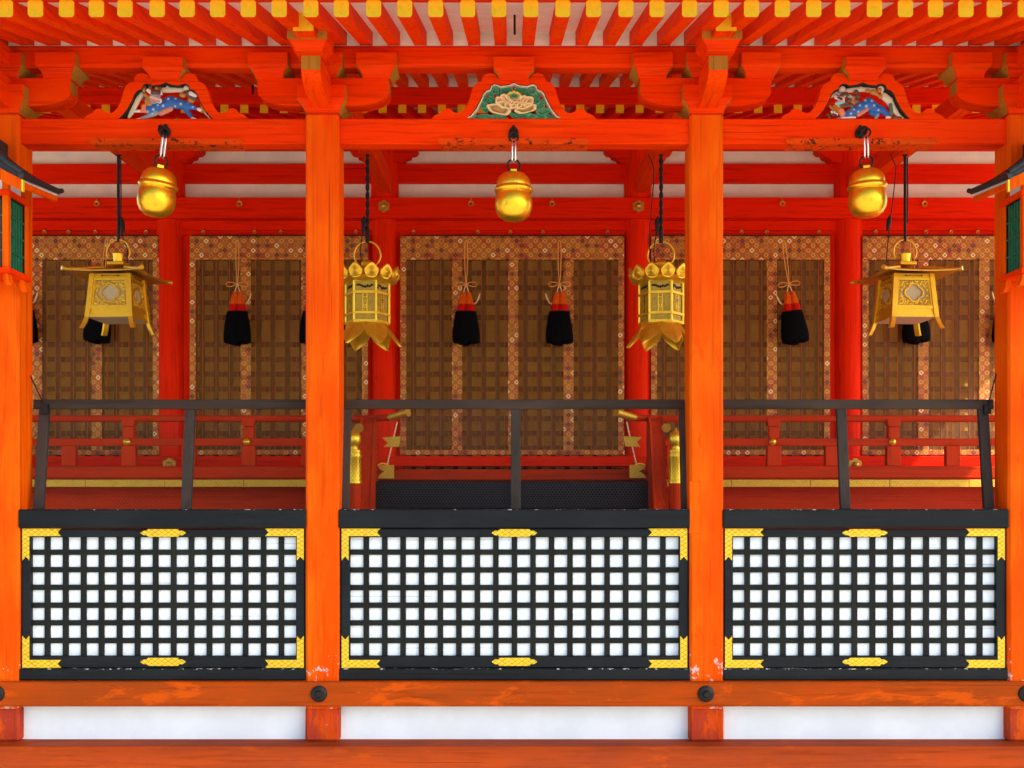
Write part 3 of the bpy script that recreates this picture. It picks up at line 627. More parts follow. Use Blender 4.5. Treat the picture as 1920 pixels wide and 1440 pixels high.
SP += [k(a, b, r)+(cc,) for a, b, r, cc in ((478, 475, 24, (.9, .88, .85)), (470, 478, 11, DK))]
st, full, band = strut(KX[2]); carving("carved_beast", A, SP, KX[2], .055, st)
st['label'] = "strut framing a blue spotted beast with an open mouth"
for x in KX:
    m = M(); masu(m, x, .09, .228, .23, PZ(146, -.02), PZ(127, -.02), PZ(106, -.02)); b = build(m, "small_block", m_beam, cor, bevel=.003)
    for s2 in (-1, 1): m = M(); sideplate(m, x, .09, .228, .23, PZ(146, -.02), PZ(127, -.02), PZ(106, -.02), s2); build(m, "ochre_side", m_edge, b)
# worn patches on tie beams + bell hooks
BX = [(306, 243), (963, 245), (1617, 245)]
for (px, py), (a, b) in zip(BX, ((168, 456), (822, 1106), (1474, 1758))):
    Yp = .027; z0, z1 = PZ(270, .03)-.004, PZ(260.5, Yp); xa, xb = PX(a, Yp), PX(b, Yp); d = .03
    m = M(); prism(m, [(xa, z1), (xb-.02, z1), (xb, z1-.02), (xb-.012, z0+.004), (xb-.02, z0), (xa+.02, z0), (xa, z0+.012)], .019, .13); build(m, "worn_patch_board", m_patch, cor, bevel=.002)
    X, Z = PX(px, -.02), PZ(py, -.02); m = M()
    prism(m, [(X-.028*math.cos(t)*(1 if abs(math.sin(t)) < .99 else 1), Z+.034*math.sin(t)+(.012 if math.sin(t) > .9 else 0)) for t in np.linspace(0, 2*PI, 18, endpoint=False)], .016, .0305)
    tube(m, [(X, .02, Z), (X, -.05, Z+.01), (X, -.085, Z-.005), (X, -.09, Z-.025), (X, -.07, Z-.035)], .009, 8); build(m, "bell_hook", m_iron, cor, smooth=.7)

# ================================================================== MAIN HALL (behind)
hall = thing("main_hall", "red main hall behind the corridor with round columns, veranda railing and black steps", "shrine building", (0, 3.2, 0))
HY = 3.23
def hb(m, name, mat, **k_): return build(m, name, mat, hall, loc=(0, -3.2, 0), **k_)
def hbox(name, mat, px0, px1, y0, y1, pt, pb, Yf=None, c=.004, ends=None):
    Yf = y0 if Yf is None else Yf
    xa, xb = (PX(px0, Yf), PX(px1, Yf)) if ends is None else ends
    m = M(); box(m, xa, xb, y0, y1, PZ(pb, Yf), PZ(pt, Yf), c); return hb(m, name, mat)
HE = (-5.2, 5.2)
CX = [-2.945, -1.097, 1.085, 2.90]; CR = .119
for x in CX:
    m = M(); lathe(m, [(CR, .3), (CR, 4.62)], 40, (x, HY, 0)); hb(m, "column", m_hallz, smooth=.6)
m = M(); box(m, *HE, HY+.03, HY+.1, PZ(375, HY), 5.2); hb(m, "plaster_wall", m_hallwhite)
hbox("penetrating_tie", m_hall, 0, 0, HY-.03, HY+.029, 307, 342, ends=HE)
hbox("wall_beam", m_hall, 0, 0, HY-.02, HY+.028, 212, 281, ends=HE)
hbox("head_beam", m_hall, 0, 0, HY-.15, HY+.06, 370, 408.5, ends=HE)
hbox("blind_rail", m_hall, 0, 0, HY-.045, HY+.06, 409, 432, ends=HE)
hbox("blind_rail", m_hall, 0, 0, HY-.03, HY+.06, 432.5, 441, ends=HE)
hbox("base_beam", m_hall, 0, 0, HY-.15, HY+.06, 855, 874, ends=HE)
m = M(); box(m, *HE, HY+.16, HY+.2, 1.5, 4.1); hb(m, "door_backboard", m_doorback)
# door lattice seen through the blinds
segs = [(-5.1, CX[0]-CR), (CX[0]+CR, CX[1]-CR), (CX[1]+CR, CX[2]-CR), (CX[2]+CR, CX[3]-CR), (CX[3]+CR, 5.1)]
for xa, xb in segs:
    m = M(); n = max(2, round((xb-xa)/.124)); pt = (xb-xa)/n
    for i in range(n+1): box(m, xa+pt*i-.021, xa+pt*i+.021, HY+.085, HY+.10, 1.78, 3.98)
    for z in [3.93-.129*j for j in range(0, 7)]+[2.98-.129*j-.06 for j in range(0, 9)]: box(m, xa, xb, HY+.0865, HY+.0985, z-.022, z+.022)
    hb(m, "door_lattice", m_door)
BL = [(-45, 298), (356, 690), (751, 1170), (1221, 1556), (1617, 1965)]
for i_, x in enumerate(CX):
    for e_, sgn_ in ((BL[i_][1], -1), (BL[i_+1][0], 1)):
        xb_ = PX(e_, 3.14); a_ = x+sgn_*(CR-.03); m = M(); box(m, min(a_, xb_+sgn_*.02), max(a_, xb_+sgn_*.02), HY-.02, HY+.08, 1.7, 4.02, .003); hb(m, "door_jamb", m_hallz)
# capital arms
for x in CX:
    m = M(); z1 = PZ(281, HY-.05); z0 = PZ(306, HY-.05)
    pts = [(-.29, z1+.05), (.29, z1+.05), (.29, z1-.015), (.27, z1-.035), (.235, z1-.04), (.225, z1-.065), (.19, z1-.075), (.15, z0), (-.15, z0), (-.19, z1-.075), (-.225, z1-.065), (-.235, z1-.04), (-.27, z1-.035), (-.29, z1-.015)]
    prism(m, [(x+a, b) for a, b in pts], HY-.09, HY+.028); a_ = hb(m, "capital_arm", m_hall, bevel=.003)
    for s in (-1, 1): m = M(); box(m, x+s*.2905, x+s*.293, HY-.085, HY+.02, z1-.012, z1+.048); build(m, "ochre_end", m_edge, a_, loc=(0, -3.2, 0))
# flower nail covers
def flower(px, py, Y, R=.052, name="flower_nail_cover", mt=m_brass):
    x, z = PX(px, Y), PZ(py, Y); m = M(); pts = []
    for i in range(48):
        a = 2*PI*i/48; r = R*(.82+.18*abs(math.cos(3*a))); pts.append((x+r*math.cos(a+.52), z+r*math.sin(a+.52)))
    prism(m, pts, Y-.012, Y); lathe(m, [(R*.5, 0), (R*.5, .012), (R*.35, .03), (R*.12, .037), (.001, .038)], 20, (x, Y-.010, z), 'y'); return hb(m, name, mt, smooth=.6)
flower(720, 387, HY-.15); flower(1197, 387, HY-.15); flower(318, 872, HY-.15, .06); flower(1603, 872, HY-.15, .06)
# small hooks
def eyehook(px, py, Y, s=1.0):
    x, z = PX(px, Y), PZ(py, Y); m = M(); ring(m, (x, Y-.02, z), .011*s, .004*s, 12, 'xz', 5); tube(m, [(x, Y-.02, z+.012*s), (x, Y-.012, z+.03*s), (x, Y+.004, z+.032*s)], .003*s, 5); return hb(m, "eye_hook", m_brass, smooth=1)
for px in (183, 450, 883, 1035, 1466, 1732): eyehook(px, 383, HY-.15, 1.7)
for px in (85, 130, 180, 275, 382, 478, 527, 668, 776, 896, 957, 1018, 1139, 1390, 1437, 1535, 1641, 1735, 1782, 1832): eyehook(px, 436, HY-.045, 1.1)
for px, py, R in ((510, 389, .02), (1250, 400, .008), (1765, 388, .012)): pass
# eave rafters of the hall with gilt ends
S_h = F/(D0+2.25)
m = M(); hz = lambda Y: 4.565+.28*(Y-2.25)
prism(m, [(2.25, hz(2.25)), (3.22, hz(3.22)), (3.22, hz(3.22)+.085), (2.25, hz(2.25)+.085)], -.03, .03, 'x')
h0 = hb(m, "rafter", m_hall)
m = M(); box(m, -.031, .031, 2.244, 2.2495, hz(2.25)-.002, hz(2.25)+.087); lathe(m, [(.021, 0), (.021, .002), (.018, .002)], 16, (0, 2.2445, hz(2.25)+.042), 'y')
build(m, "end_cap", m_goldcap, h0, loc=(0, -3.2, 0))
hy0, hz0 = h0.location.y, h0.location.z
xs_ = [(717.5+37.05*i-960)/S_h for i in range(-21, 35)]
for i, x in enumerate(xs_):
    if abs(x) > 4.2: continue
    dup(h0, (x, hy0, hz0))
bpy.data.objects.remove(kids(h0)[0]); bpy.data.objects.remove(h0)
m = M(); prism(m, [(2.30, hz(2.3)+.087), (3.22, hz(3.22)+.087), (3.22, hz(3.22)+.12), (2.30, hz(2.3)+.12)], *HE, 'x'); hb(m, "eave_soffit", m_soffit)
m = M(); prism(m, [(2.46, 5.02), (8.5, 6.9), (8.5, 7.1), (2.46, 5.2)], -8, 6.95, 'x'); hb(m, "roof", m_tile)
m = M(); box(m, *HE, 8.0, 8.2, 0, 6.6); hb(m, "rear_wall", m_hallwhite)
m = M(); box(m, *HE, 3.22, 8.0, 1.45, 1.735); hb(m, "hall_floor", m_ver)
# veranda: floor, gold edge, railing, wall under
VY = 2.45
SX0, SX1 = PX(696, 2.3), PX(1224, 2.3)       # stair opening
for xa, xb, sgn in ((HE[0], SX0, 1), (SX1, HE[1], -1)):
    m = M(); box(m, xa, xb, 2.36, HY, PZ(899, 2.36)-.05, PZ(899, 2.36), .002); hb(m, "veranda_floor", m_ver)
    n = 8 if xb-xa > 3 else 6; w_ = .62; x = xa
    m = M(); i = 0
    while (xb-x if sgn > 0 else 1) > .02 and x < xb-.02:
        x2 = min(x+w_, xb); box(m, x+.0015, x2-.0015, 2.345, 2.359, PZ(913, 2.35), PZ(899.5, 2.35), .002); x = x2
    hb(m, "gilt_floor_edge", m_brassfit)
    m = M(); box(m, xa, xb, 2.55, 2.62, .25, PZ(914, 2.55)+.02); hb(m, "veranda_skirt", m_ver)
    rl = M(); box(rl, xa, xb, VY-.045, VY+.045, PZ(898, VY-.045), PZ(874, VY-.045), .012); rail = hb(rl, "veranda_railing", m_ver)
    def rp_(m, name, mat, smooth=None, label=None): return build(m, name, mat, rail, loc=(0, -3.2, 0), smooth=smooth)
    m = M(); tube(m, [(xa, VY, PZ(785, VY)), (xb, VY, PZ(785, VY))], .0275, 16); rp_(m, "handrail", m_ver, .6)
    m = M(); box(m, xa, xb, VY-.02, VY+.02, PZ(836, VY-.02), PZ(822, VY-.02), .004); rp_(m, "middle_rail", m_ver)
    base = [131, 243, 355, 467, 579, 640] if sgn > 0 else [1262, 1338, 1450, 1559, 1674, 1785, 1896]
    ups = [243, 467, 19] if sgn > 0 else [1450, 1674, 1898]
    for p in base:
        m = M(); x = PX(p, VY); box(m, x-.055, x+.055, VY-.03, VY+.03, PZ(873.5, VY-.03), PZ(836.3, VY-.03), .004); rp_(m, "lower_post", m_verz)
    for p in ups:
        x = PX(p, VY); m = M(); box(m, x-.042, x+.042, VY-.03, VY+.03, PZ(822, VY-.03), PZ(800, VY-.03), .003)
        prism(m, [(x-.042, PZ(799.5, VY)), (x+.042, PZ(799.5, VY)), (x+.052, PZ(794, VY)), (x+.05, PZ(786, VY)), (x-.05, PZ(786, VY)), (x-.052, PZ(794, VY))], VY-.036, VY+.036); rp_(m, "upper_post", m_verz)
        m = M(); lathe(m, [(.028, 0), (.028, .006), (.016, .022), (.004, .03)], 18, (x-.012, VY-.03, PZ(829, VY)), 'y'); rp_(m, "gilt_knob", m_bright, .6)
    # upturned gilt tip of handrail, flag shaped ends of lower rails, tie rod
    s = sgn; xe = xb if s > 0 else xa
    m = M(); A_ = Vector((PX(731, VY-.1) if s > 0 else PX(1190, VY-.1), VY-.1, PZ(783, VY-.1))); B_ = Vector((PX(765, VY-.2) if s > 0 else PX(1155, VY-.2), VY-.2, PZ(773, VY-.2)))
    C_ = Vector((xe-s*.05, VY, PZ(785, VY)))
    m2 = M(); tube(m2, [C_, A_], .027, 14); rp_(m2, "handrail_extension", m_ver, .6)
    tube(m, [A_, A_.lerp(B_, .5), B_], [.029, .030, .034], 16); rp_(m, "gilt_handrail_tip", m_brassfit, .6)
    fl_ = [(717, 821), (752, 818), (749, 838), (720, 838), (728, 830.5)] if s > 0 else [(1204, 820), (1168, 818), (1172, 837), (1200, 838), (1193, 829)]
    m = M(); prism(m, [(PX(a, VY-.08), PZ(b, VY-.08)) for a, b in fl_], VY-.10, VY-.07); rp_(m, "gilt_flag_end", m_brassfit)
    fl_ = [(709, 873), (739, 872), (739, 897), (708, 897), (713, 889), (721, 884), (713, 880)] if s > 0 else [(1211, 872), (1180, 872), (1180, 896), (1212, 896), (1206, 888), (1198, 884), (1207, 879)]
    m = M(); prism(m, [(PX(a, VY-.08), PZ(b, VY-.08)) for a, b in fl_], VY-.10, VY-.07); rp_(m, "gilt_base_end", m_brassfit)
    m = M(); a, b = ((745, 791), (726, 872)) if s > 0 else ((1175, 791), (1193, 870))
    tube(m, [(PX(a[0], VY-.085), VY-.085, PZ(a[1], VY-.085)), (PX(b[0], VY-.085), VY-.085, PZ(b[1], VY-.085))], .006, 6); rp_(m, "tie_rod", m_ivory)
    m = M(); cx_ = 718 if s > 0 else 1200
    pts = [(PX(cx_+10*math.cos(t), VY-.09), VY-.09, PZ(875-6*math.sin(t), VY-.09)) for t in np.linspace(.2, PI-.2, 8)]; tube(m, pts, .006, 6); rp_(m, "gilt_hoop", m_bright, 1)
    # corner post and stair rail
    xc = PX(694, VY) if s > 0 else PX(1228, VY)
    m = M(); box(m, xc-.045, xc+.045, VY-.05, VY+.045, 1.45, PZ(790, VY), .006); rp_(m, "corner_post", m_verz)
    gy = 2.02; gx = PX(664, gy) if s > 0 else PX(1267, gy)
    xr = (PX(684, 2.2) if s > 0 else PX(1236, 2.2))
    prof_ = [(2.44, 2.20), (2.34, 2.205), (2.27, 2.16), (2.22, 2.06), (2.17, 1.92), (2.10, 1.72), (2.00, 1.50), (1.85, 1.28), (1.85, .9), (2.44, 1.3)]
    xq = PX(687, 2.2) if s > 0 else PX(1233, 2.2); m = M(); prism(m, prof_, xq-.055, xq+.055, 'x'); build(m, "stair_side_panel", m_verz, rail, loc=(0, -3.2, 0), bevel=.018)
    m = M(); xo = PX(677, 2.33) if s > 0 else PX(1245, 2.33); lathe(m, [(.001, .0), (.034, .0), (.034, .03), (.001, .03)], 20, (xo, 2.235, PZ(803, 2.25)), 'y'); rp_(m, "ochre_rail_end", m_edge)
    m = M(); prism(m, [(2.42, 1.72), (2.42, 2.05), (2.04, 1.55), (1.3, .75), (1.3, .4)], xr+s*.01, xr+s*.05, 'x'); rp_(m, "stair_stringer", m_verz)
    m = M(); tube(m, [(gx, gy, .2), (gx, gy, PZ(905, gy))], .052, 28); po = rp_(m, "stair_post", m_verz, .6)
    zq = lambda py: PZ(py, gy)
    m = M(); lathe(m, [(.053, zq(907)), (.059, zq(906)), (.059, zq(901)), (.054, zq(900)), (.0545, zq(860)), (.058, zq(858)), (.058, zq(853)), (.054, zq(852)), (.054, zq(849)), (.057, zq(847)), (.056, zq(845)), (.034, zq(843)), (.03, zq(838)), (.040, zq(834.5)), (.050, zq(829)), (.052, zq(823)), (.048, zq(816)), (.036, zq(811)), (.016, zq(807)), (.006, zq(802)), (.001, zq(801))], 40, (gx, gy, 0))
    build(m, "gilt_finial", m_bright, po, loc=(0, -3.2, 0), smooth=.5)
# steps
for k_ in range(6):
    zt = 1.715-.215*k_; y0 = 2.33-.27*k_
    m = M(); box(m, SX0+.005, SX1-.005, y0, y0+.30, zt-.215, zt, .008); hb(m, "black_step", m_step)
hbox("threshold_board", m_ver, 0, 0, 2.56, 2.66, 880, 900, ends=(SX0, SX1))
m = M(); box(m, SX0-.02, SX1+.02, 2.6, HY+.1, 1.66, 1.729); hb(m, "veranda_floor", m_ver)
# corridor floor between
m = M(); box(m, -ENDX, ENDX, .14, 2.6, .01, .2); o = build(m, "corridor_floor", m_sill, cor)

# ================================================================== BAMBOO BLINDS
BY = HY-.09
def blind(px0, px1, strips, label):
    x0, x1 = PX(px0, BY), PX(px1, BY); zt, zb = PZ(443, BY), PZ(853, BY); xc = (x0+x1)/2
    t = thing("bamboo_blind", label, "bamboo blind", (xc, BY, zb), "brocade edged bamboo blinds across the hall front")
    def b(m, n, mt, **k_): return build(m, n, mt, t, loc=(-xc, -BY, -zb), **k_)
    m = M(); box(m, x0+.01, x1-.01, BY, BY+.006, zb+.02, zt-.02); b(m, "slat_panel", m_blind)
    m = M(); box(m, x0, x1, BY-.008, BY+.010, PZ(487, BY), zt, .003); b(m, "top_border", m_broc)
    m = M(); box(m, x0-.004, x1+.004, BY-.014, BY+.012, zb, PZ(843.5, BY), .003); b(m, "bottom_border", m_broc)
    for q_ in (0, 1):
        xe = x0 if q_ == 0 else x1; s = 1 if q_ == 0 else -1
        m = M(); box(m, xe, xe+s*.050, BY-.006, BY-.0005, zb+.044, PZ(487.5, BY)); b(m, "side_border", m_broc)
    for p in strips:
        x = PX(p, BY); m = M(); box(m, x-.044, x+.044, BY-.006, BY-.0005, zb+.044, PZ(487.5, BY)); b(m, "strip_border", m_broc)
    m = M(); cols_ = sorted([px0+6]+strips+[px1-6])
    for a, c_ in zip(cols_[:-1], cols_[1:]):
        n = max(1, int((c_-a-20)/13)); off = [0, 3, 0, -2]
        for i in range(n):
            px = a+12+(c_-a-24)*(i+.5)/n+off[i % 4]; x = PX(px, BY); box(m, x-.0019, x+.0019, BY-.003, BY-.0004, zb+.044, PZ(487.5, BY))
    b(m, "binding_threads", m_string)
    m = M(); box(m, x0+.02, x1, BY-.004, BY+.01, zt+.001, zt+.009); b(m, "hanging_rod", m_dark)
blind(-45, 298, [70, 182], "leftmost bamboo blind, behind the left square lantern")
blind(356, 690, [461, 575], "second bamboo blind from the left, behind the left front pillar")
blind(751, 1170, [857, 962, 1066], "wide central bamboo blind above the black steps, with two tassels")
blind(1221, 1556, [1330, 1447], "bamboo blind behind the right front pillar, with one tilted tassel")
blind(1617, 1965, [1731, 1845], "rightmost bamboo blind, behind the right square lantern")

# ================================================================== TASSELS
TY = BY-.09
def make_tassel(label):
    t = thing("tassel", label, "tassel", (0, 0, 0), "silk tassels hanging in front of the blinds")
    u = (D0+TY)/F
    def b(m, n, mt, **k_): return build(m, n, mt, t, **k_)
    m = M(); tube(m, [(0, 0, 0), (-.010, 0, -.02), (-.013, 0, -.15), (-.008, 0, -.28), (-.002, 0, -.37)], .0042, 6); tube(m, [(0, 0, 0), (.012, 0, -.02), (.014, 0, -.15), (.010, 0, -.28), (.002, 0, -.37)], .0042, 6); b(m, "cord", m_cordgold, smooth=1)
    m = M()
    for s in (-1, 1): tube(m, [(0, -.01, -.375), (s*.03, -.012, -.362), (s*.07, -.014, -.358), (s*.095, -.012, -.375), (s*.085, -.01, -.395), (s*.05, -.008, -.395), (0, -.01, -.378)], .0045, 6)
    lathe(m, [(.001, -.012), (.014, -.006), (.014, .006), (.001, .012)], 10, (0, -.012, -.376)); b(m, "bow", m_cordgold, smooth=1)
    for s in (-1, 1): m = M(); tube(m, [(s*.004, 0, -.385), (s*.014, 0, -.415), (s*.02, 0, -.44)], .0055, 6); b(m, "white_loop", m_ivory, smooth=1)
    def bundle(rows, seg=28):
        out = []
        for s in (-1, 1):
            m = M(); lathe(m, [(r, z) for r, z, o in rows], seg, (0, 0, 0))
            for j, (r, z, o) in enumerate(rows):
                for i in range(seg):
                    x, y, zz = m.v[j*seg+i]; m.v[j*seg+i] = (x+s*o, y*.8, zz)
            out.append(m)
        return out
    for m in bundle([(.001, -.445, .022), (.017, -.443, .022), (.021, -.452, .022), (.018, -.46, .022), (.026, -.48, .024), (.032, -.52, .028), (.035, -.545, .031)]): b(m, "orange_band", m_tas1, smooth=1)
    for m in bundle([(.035, -.5455, .031), (.037, -.57, .034), (.040, -.60, .037), (.041, -.62, .039)]): b(m, "crimson_band", m_tas2, smooth=1)
    m = M(); seg = 56; v = []; prof = [(.080, -.605), (.086, -.64), (.095, -.70), (.105, -.77), (.110, -.82), (.104, -.852), (.05, -.865)]
    for j, (r, z) in enumerate(prof):
        for i in range(seg):
            a = 2*PI*i/seg; jit = random.uniform(-1, 1)*(.004 if 0 < j < 6 else 0); zj = random.uniform(-.022, .012) if j >= 5 else 0
            v.append(((r+jit)*math.cos(a)*1.08, (r+jit)*math.sin(a)*.55, z+zj-.012*math.sin(PI*(math.cos(a)+1)/2)*(1 if j > 4 else 0)))
    f = [(j*seg+i, j*seg+(i+1) % seg, (j+1)*seg+(i+1) % seg, (j+1)*seg+i) for j in range(len(prof)-1) for i in range(seg)]+[tuple(range(seg)), tuple((len(prof)-1)*seg+i for i in range(seg))]
    m.add(v, f); b(m, "black_fringe", m_tas3, smooth=1)
    m = M(); tube(m, [(.0, .03, -.535), (.06, .02, -.540), (.085, .01, -.530), (.103, 0, -.50), (.118, -.005, -.455)], [.007, .008, .008, .008, .0055], 8); b(m, "blind_hook", m_ivory, smooth=1)
    return t
TS = [(874, 450, 0, False, "tassel with hook on its right, left of the two on the central blind"), (1049, 450, 0, True, "tassel with hook on its left, right of the two on the central blind"),
      (445, 450, .0, False, "upright tassel on the blind left of the left front pillar"), (1469, 450, -.12, True, "tilted tassel hanging askew to the right of the right front pillar"),
      (200, 448, .10, False, "tassel mostly hidden behind the left square lantern"), (1709, 448, -.05, True, "tassel mostly hidden behind the right square lantern"),
      (587, 450, 0, False, "tassel peeking out from behind the left front pillar"), (45, 448, 0, False, "tassel at the left edge, half behind the left outer pillar"), (1886, 448, .0, True, "tassel at the right edge, only its hook showing beside the outer pillar")]
t0 = make_tassel(TS[0][4])
for i, (px, py, ry, mir, lab) in enumerate(TS):
    t = t0 if i == 0 else dup(t0, label=lab)
    t.location = (PX(px, TY), TY, PZ(py, TY)); t.rotation_euler = (0, ry, 0)
    if mir:
        for ch in kids(t):
            if ch.name.startswith("blind_hook"): ch.rotation_euler = (0, 0, 0); ch.scale = (-1, 1, 1); ch.location.x = -ch.location.x

# ================================================================== BELLS
def make_bell(label):
    t = thing("suzu_bell", label, "bell", (0, 0, 0), "round gilt bells hanging from the tie beams")
    def b(m, n, mt, **k_): return build(m, n, mt, t, **k_)
    S = 1/4.8/334.
    z = lambda y: -(y-1000)*S+.0
    pr = [(.001, 0), (60, 985), (84, 988), (108, 1000), (130, 1020), (146, 1048), (153, 1078), (155, 1100), (154, 1118)]
    m = M(); lathe(m, [(r*S if r > 1 else .001, z(y if y else 985)) for r, y in pr][::-1], 48); b(m, "upper_shell", m_goldbell, smooth=.5)
    m = M(); lathe(m, [(150*S, z(1108)), (160*S, z(1112)), (172*S, z(1130)), (175*S, z(1140)), (172*S, z(1150)), (158*S, z(1166)), (148*S, z(1170))][::-1], 48); bd = b(m, "band", m_goldbell, smooth=.7)
    m = M()
    for a in range(8): lathe(m, [(.006, 0), (.006, .004), (.002, .007)], 8, (.92*172*S*math.cos(a*PI/4), .92*172*S*math.sin(a*PI/4), z(1128)))
    build(m, "rivets", m_iron, bd, smooth=1)
    m = M(); lathe(m, [(150*S, z(1168)), (158*S, z(1190)), (166*S, z(1240)), (167*S, z(1280)), (158*S, z(1325)), (135*S, z(1368)), (95*S, z(1400)), (50*S, z(1412)), (.001, z(1414))][::-1], 48); b(m, "lower_shell", m_goldbell, smooth=.9)
    m = M(); box(m, -.020, .020, -.008, .008, z(992), z(945), .004); b(m, "lug", m_goldbell)
    m = M(); ring(m, (0, 0, z(918)), 56*S, .0055, 24, 'xz', 8); b(m, "iron_ring", m_iron, smooth=1)
    for dx in (-.009, .009):
        m = M()
        pts = [(dx, .010*math.cos(a)-.0, z(785)+.052*math.sin(a)*1.0) for a in np.linspace(0, 2*PI, 20, endpoint=False)]
        pts = [(dx+.0015, .012*math.cos(a), (z(785)+(.045 if math.sin(a) > 0 else -.045))+.014*math.sin(a)) for a in np.linspace(0, 2*PI, 20, endpoint=False)]
        tube(m, pts, .0048, 7, True); b(m, "steel_link", m_chrome, smooth=1)
    m = M(); ring(m, (0, .0, z(660)), .026, .0055, 24, 'xz', 8); b(m, "iron_ring", m_iron, smooth=1)
    return t
b0 = make_bell("round gilt bell hanging in the central bay under the carved peony")
BYY = -.10
b0.location = (PX(963, BYY), BYY, PZ(328, BYY))
b1 = dup(b0, (PX(300, BYY), BYY, PZ(320, BYY)), "tilted gilt bell hanging in the left bay beside the left square lantern", (.10, .10, .5))
b2 = dup(b0, (PX(1625, BYY), BYY, PZ(321, BYY)), "gilt bell hanging in the right bay beside the right square lantern", (.05, -.03, -.3))
for b_, s in ((b1, .02), (b2, -.015)):
    pass

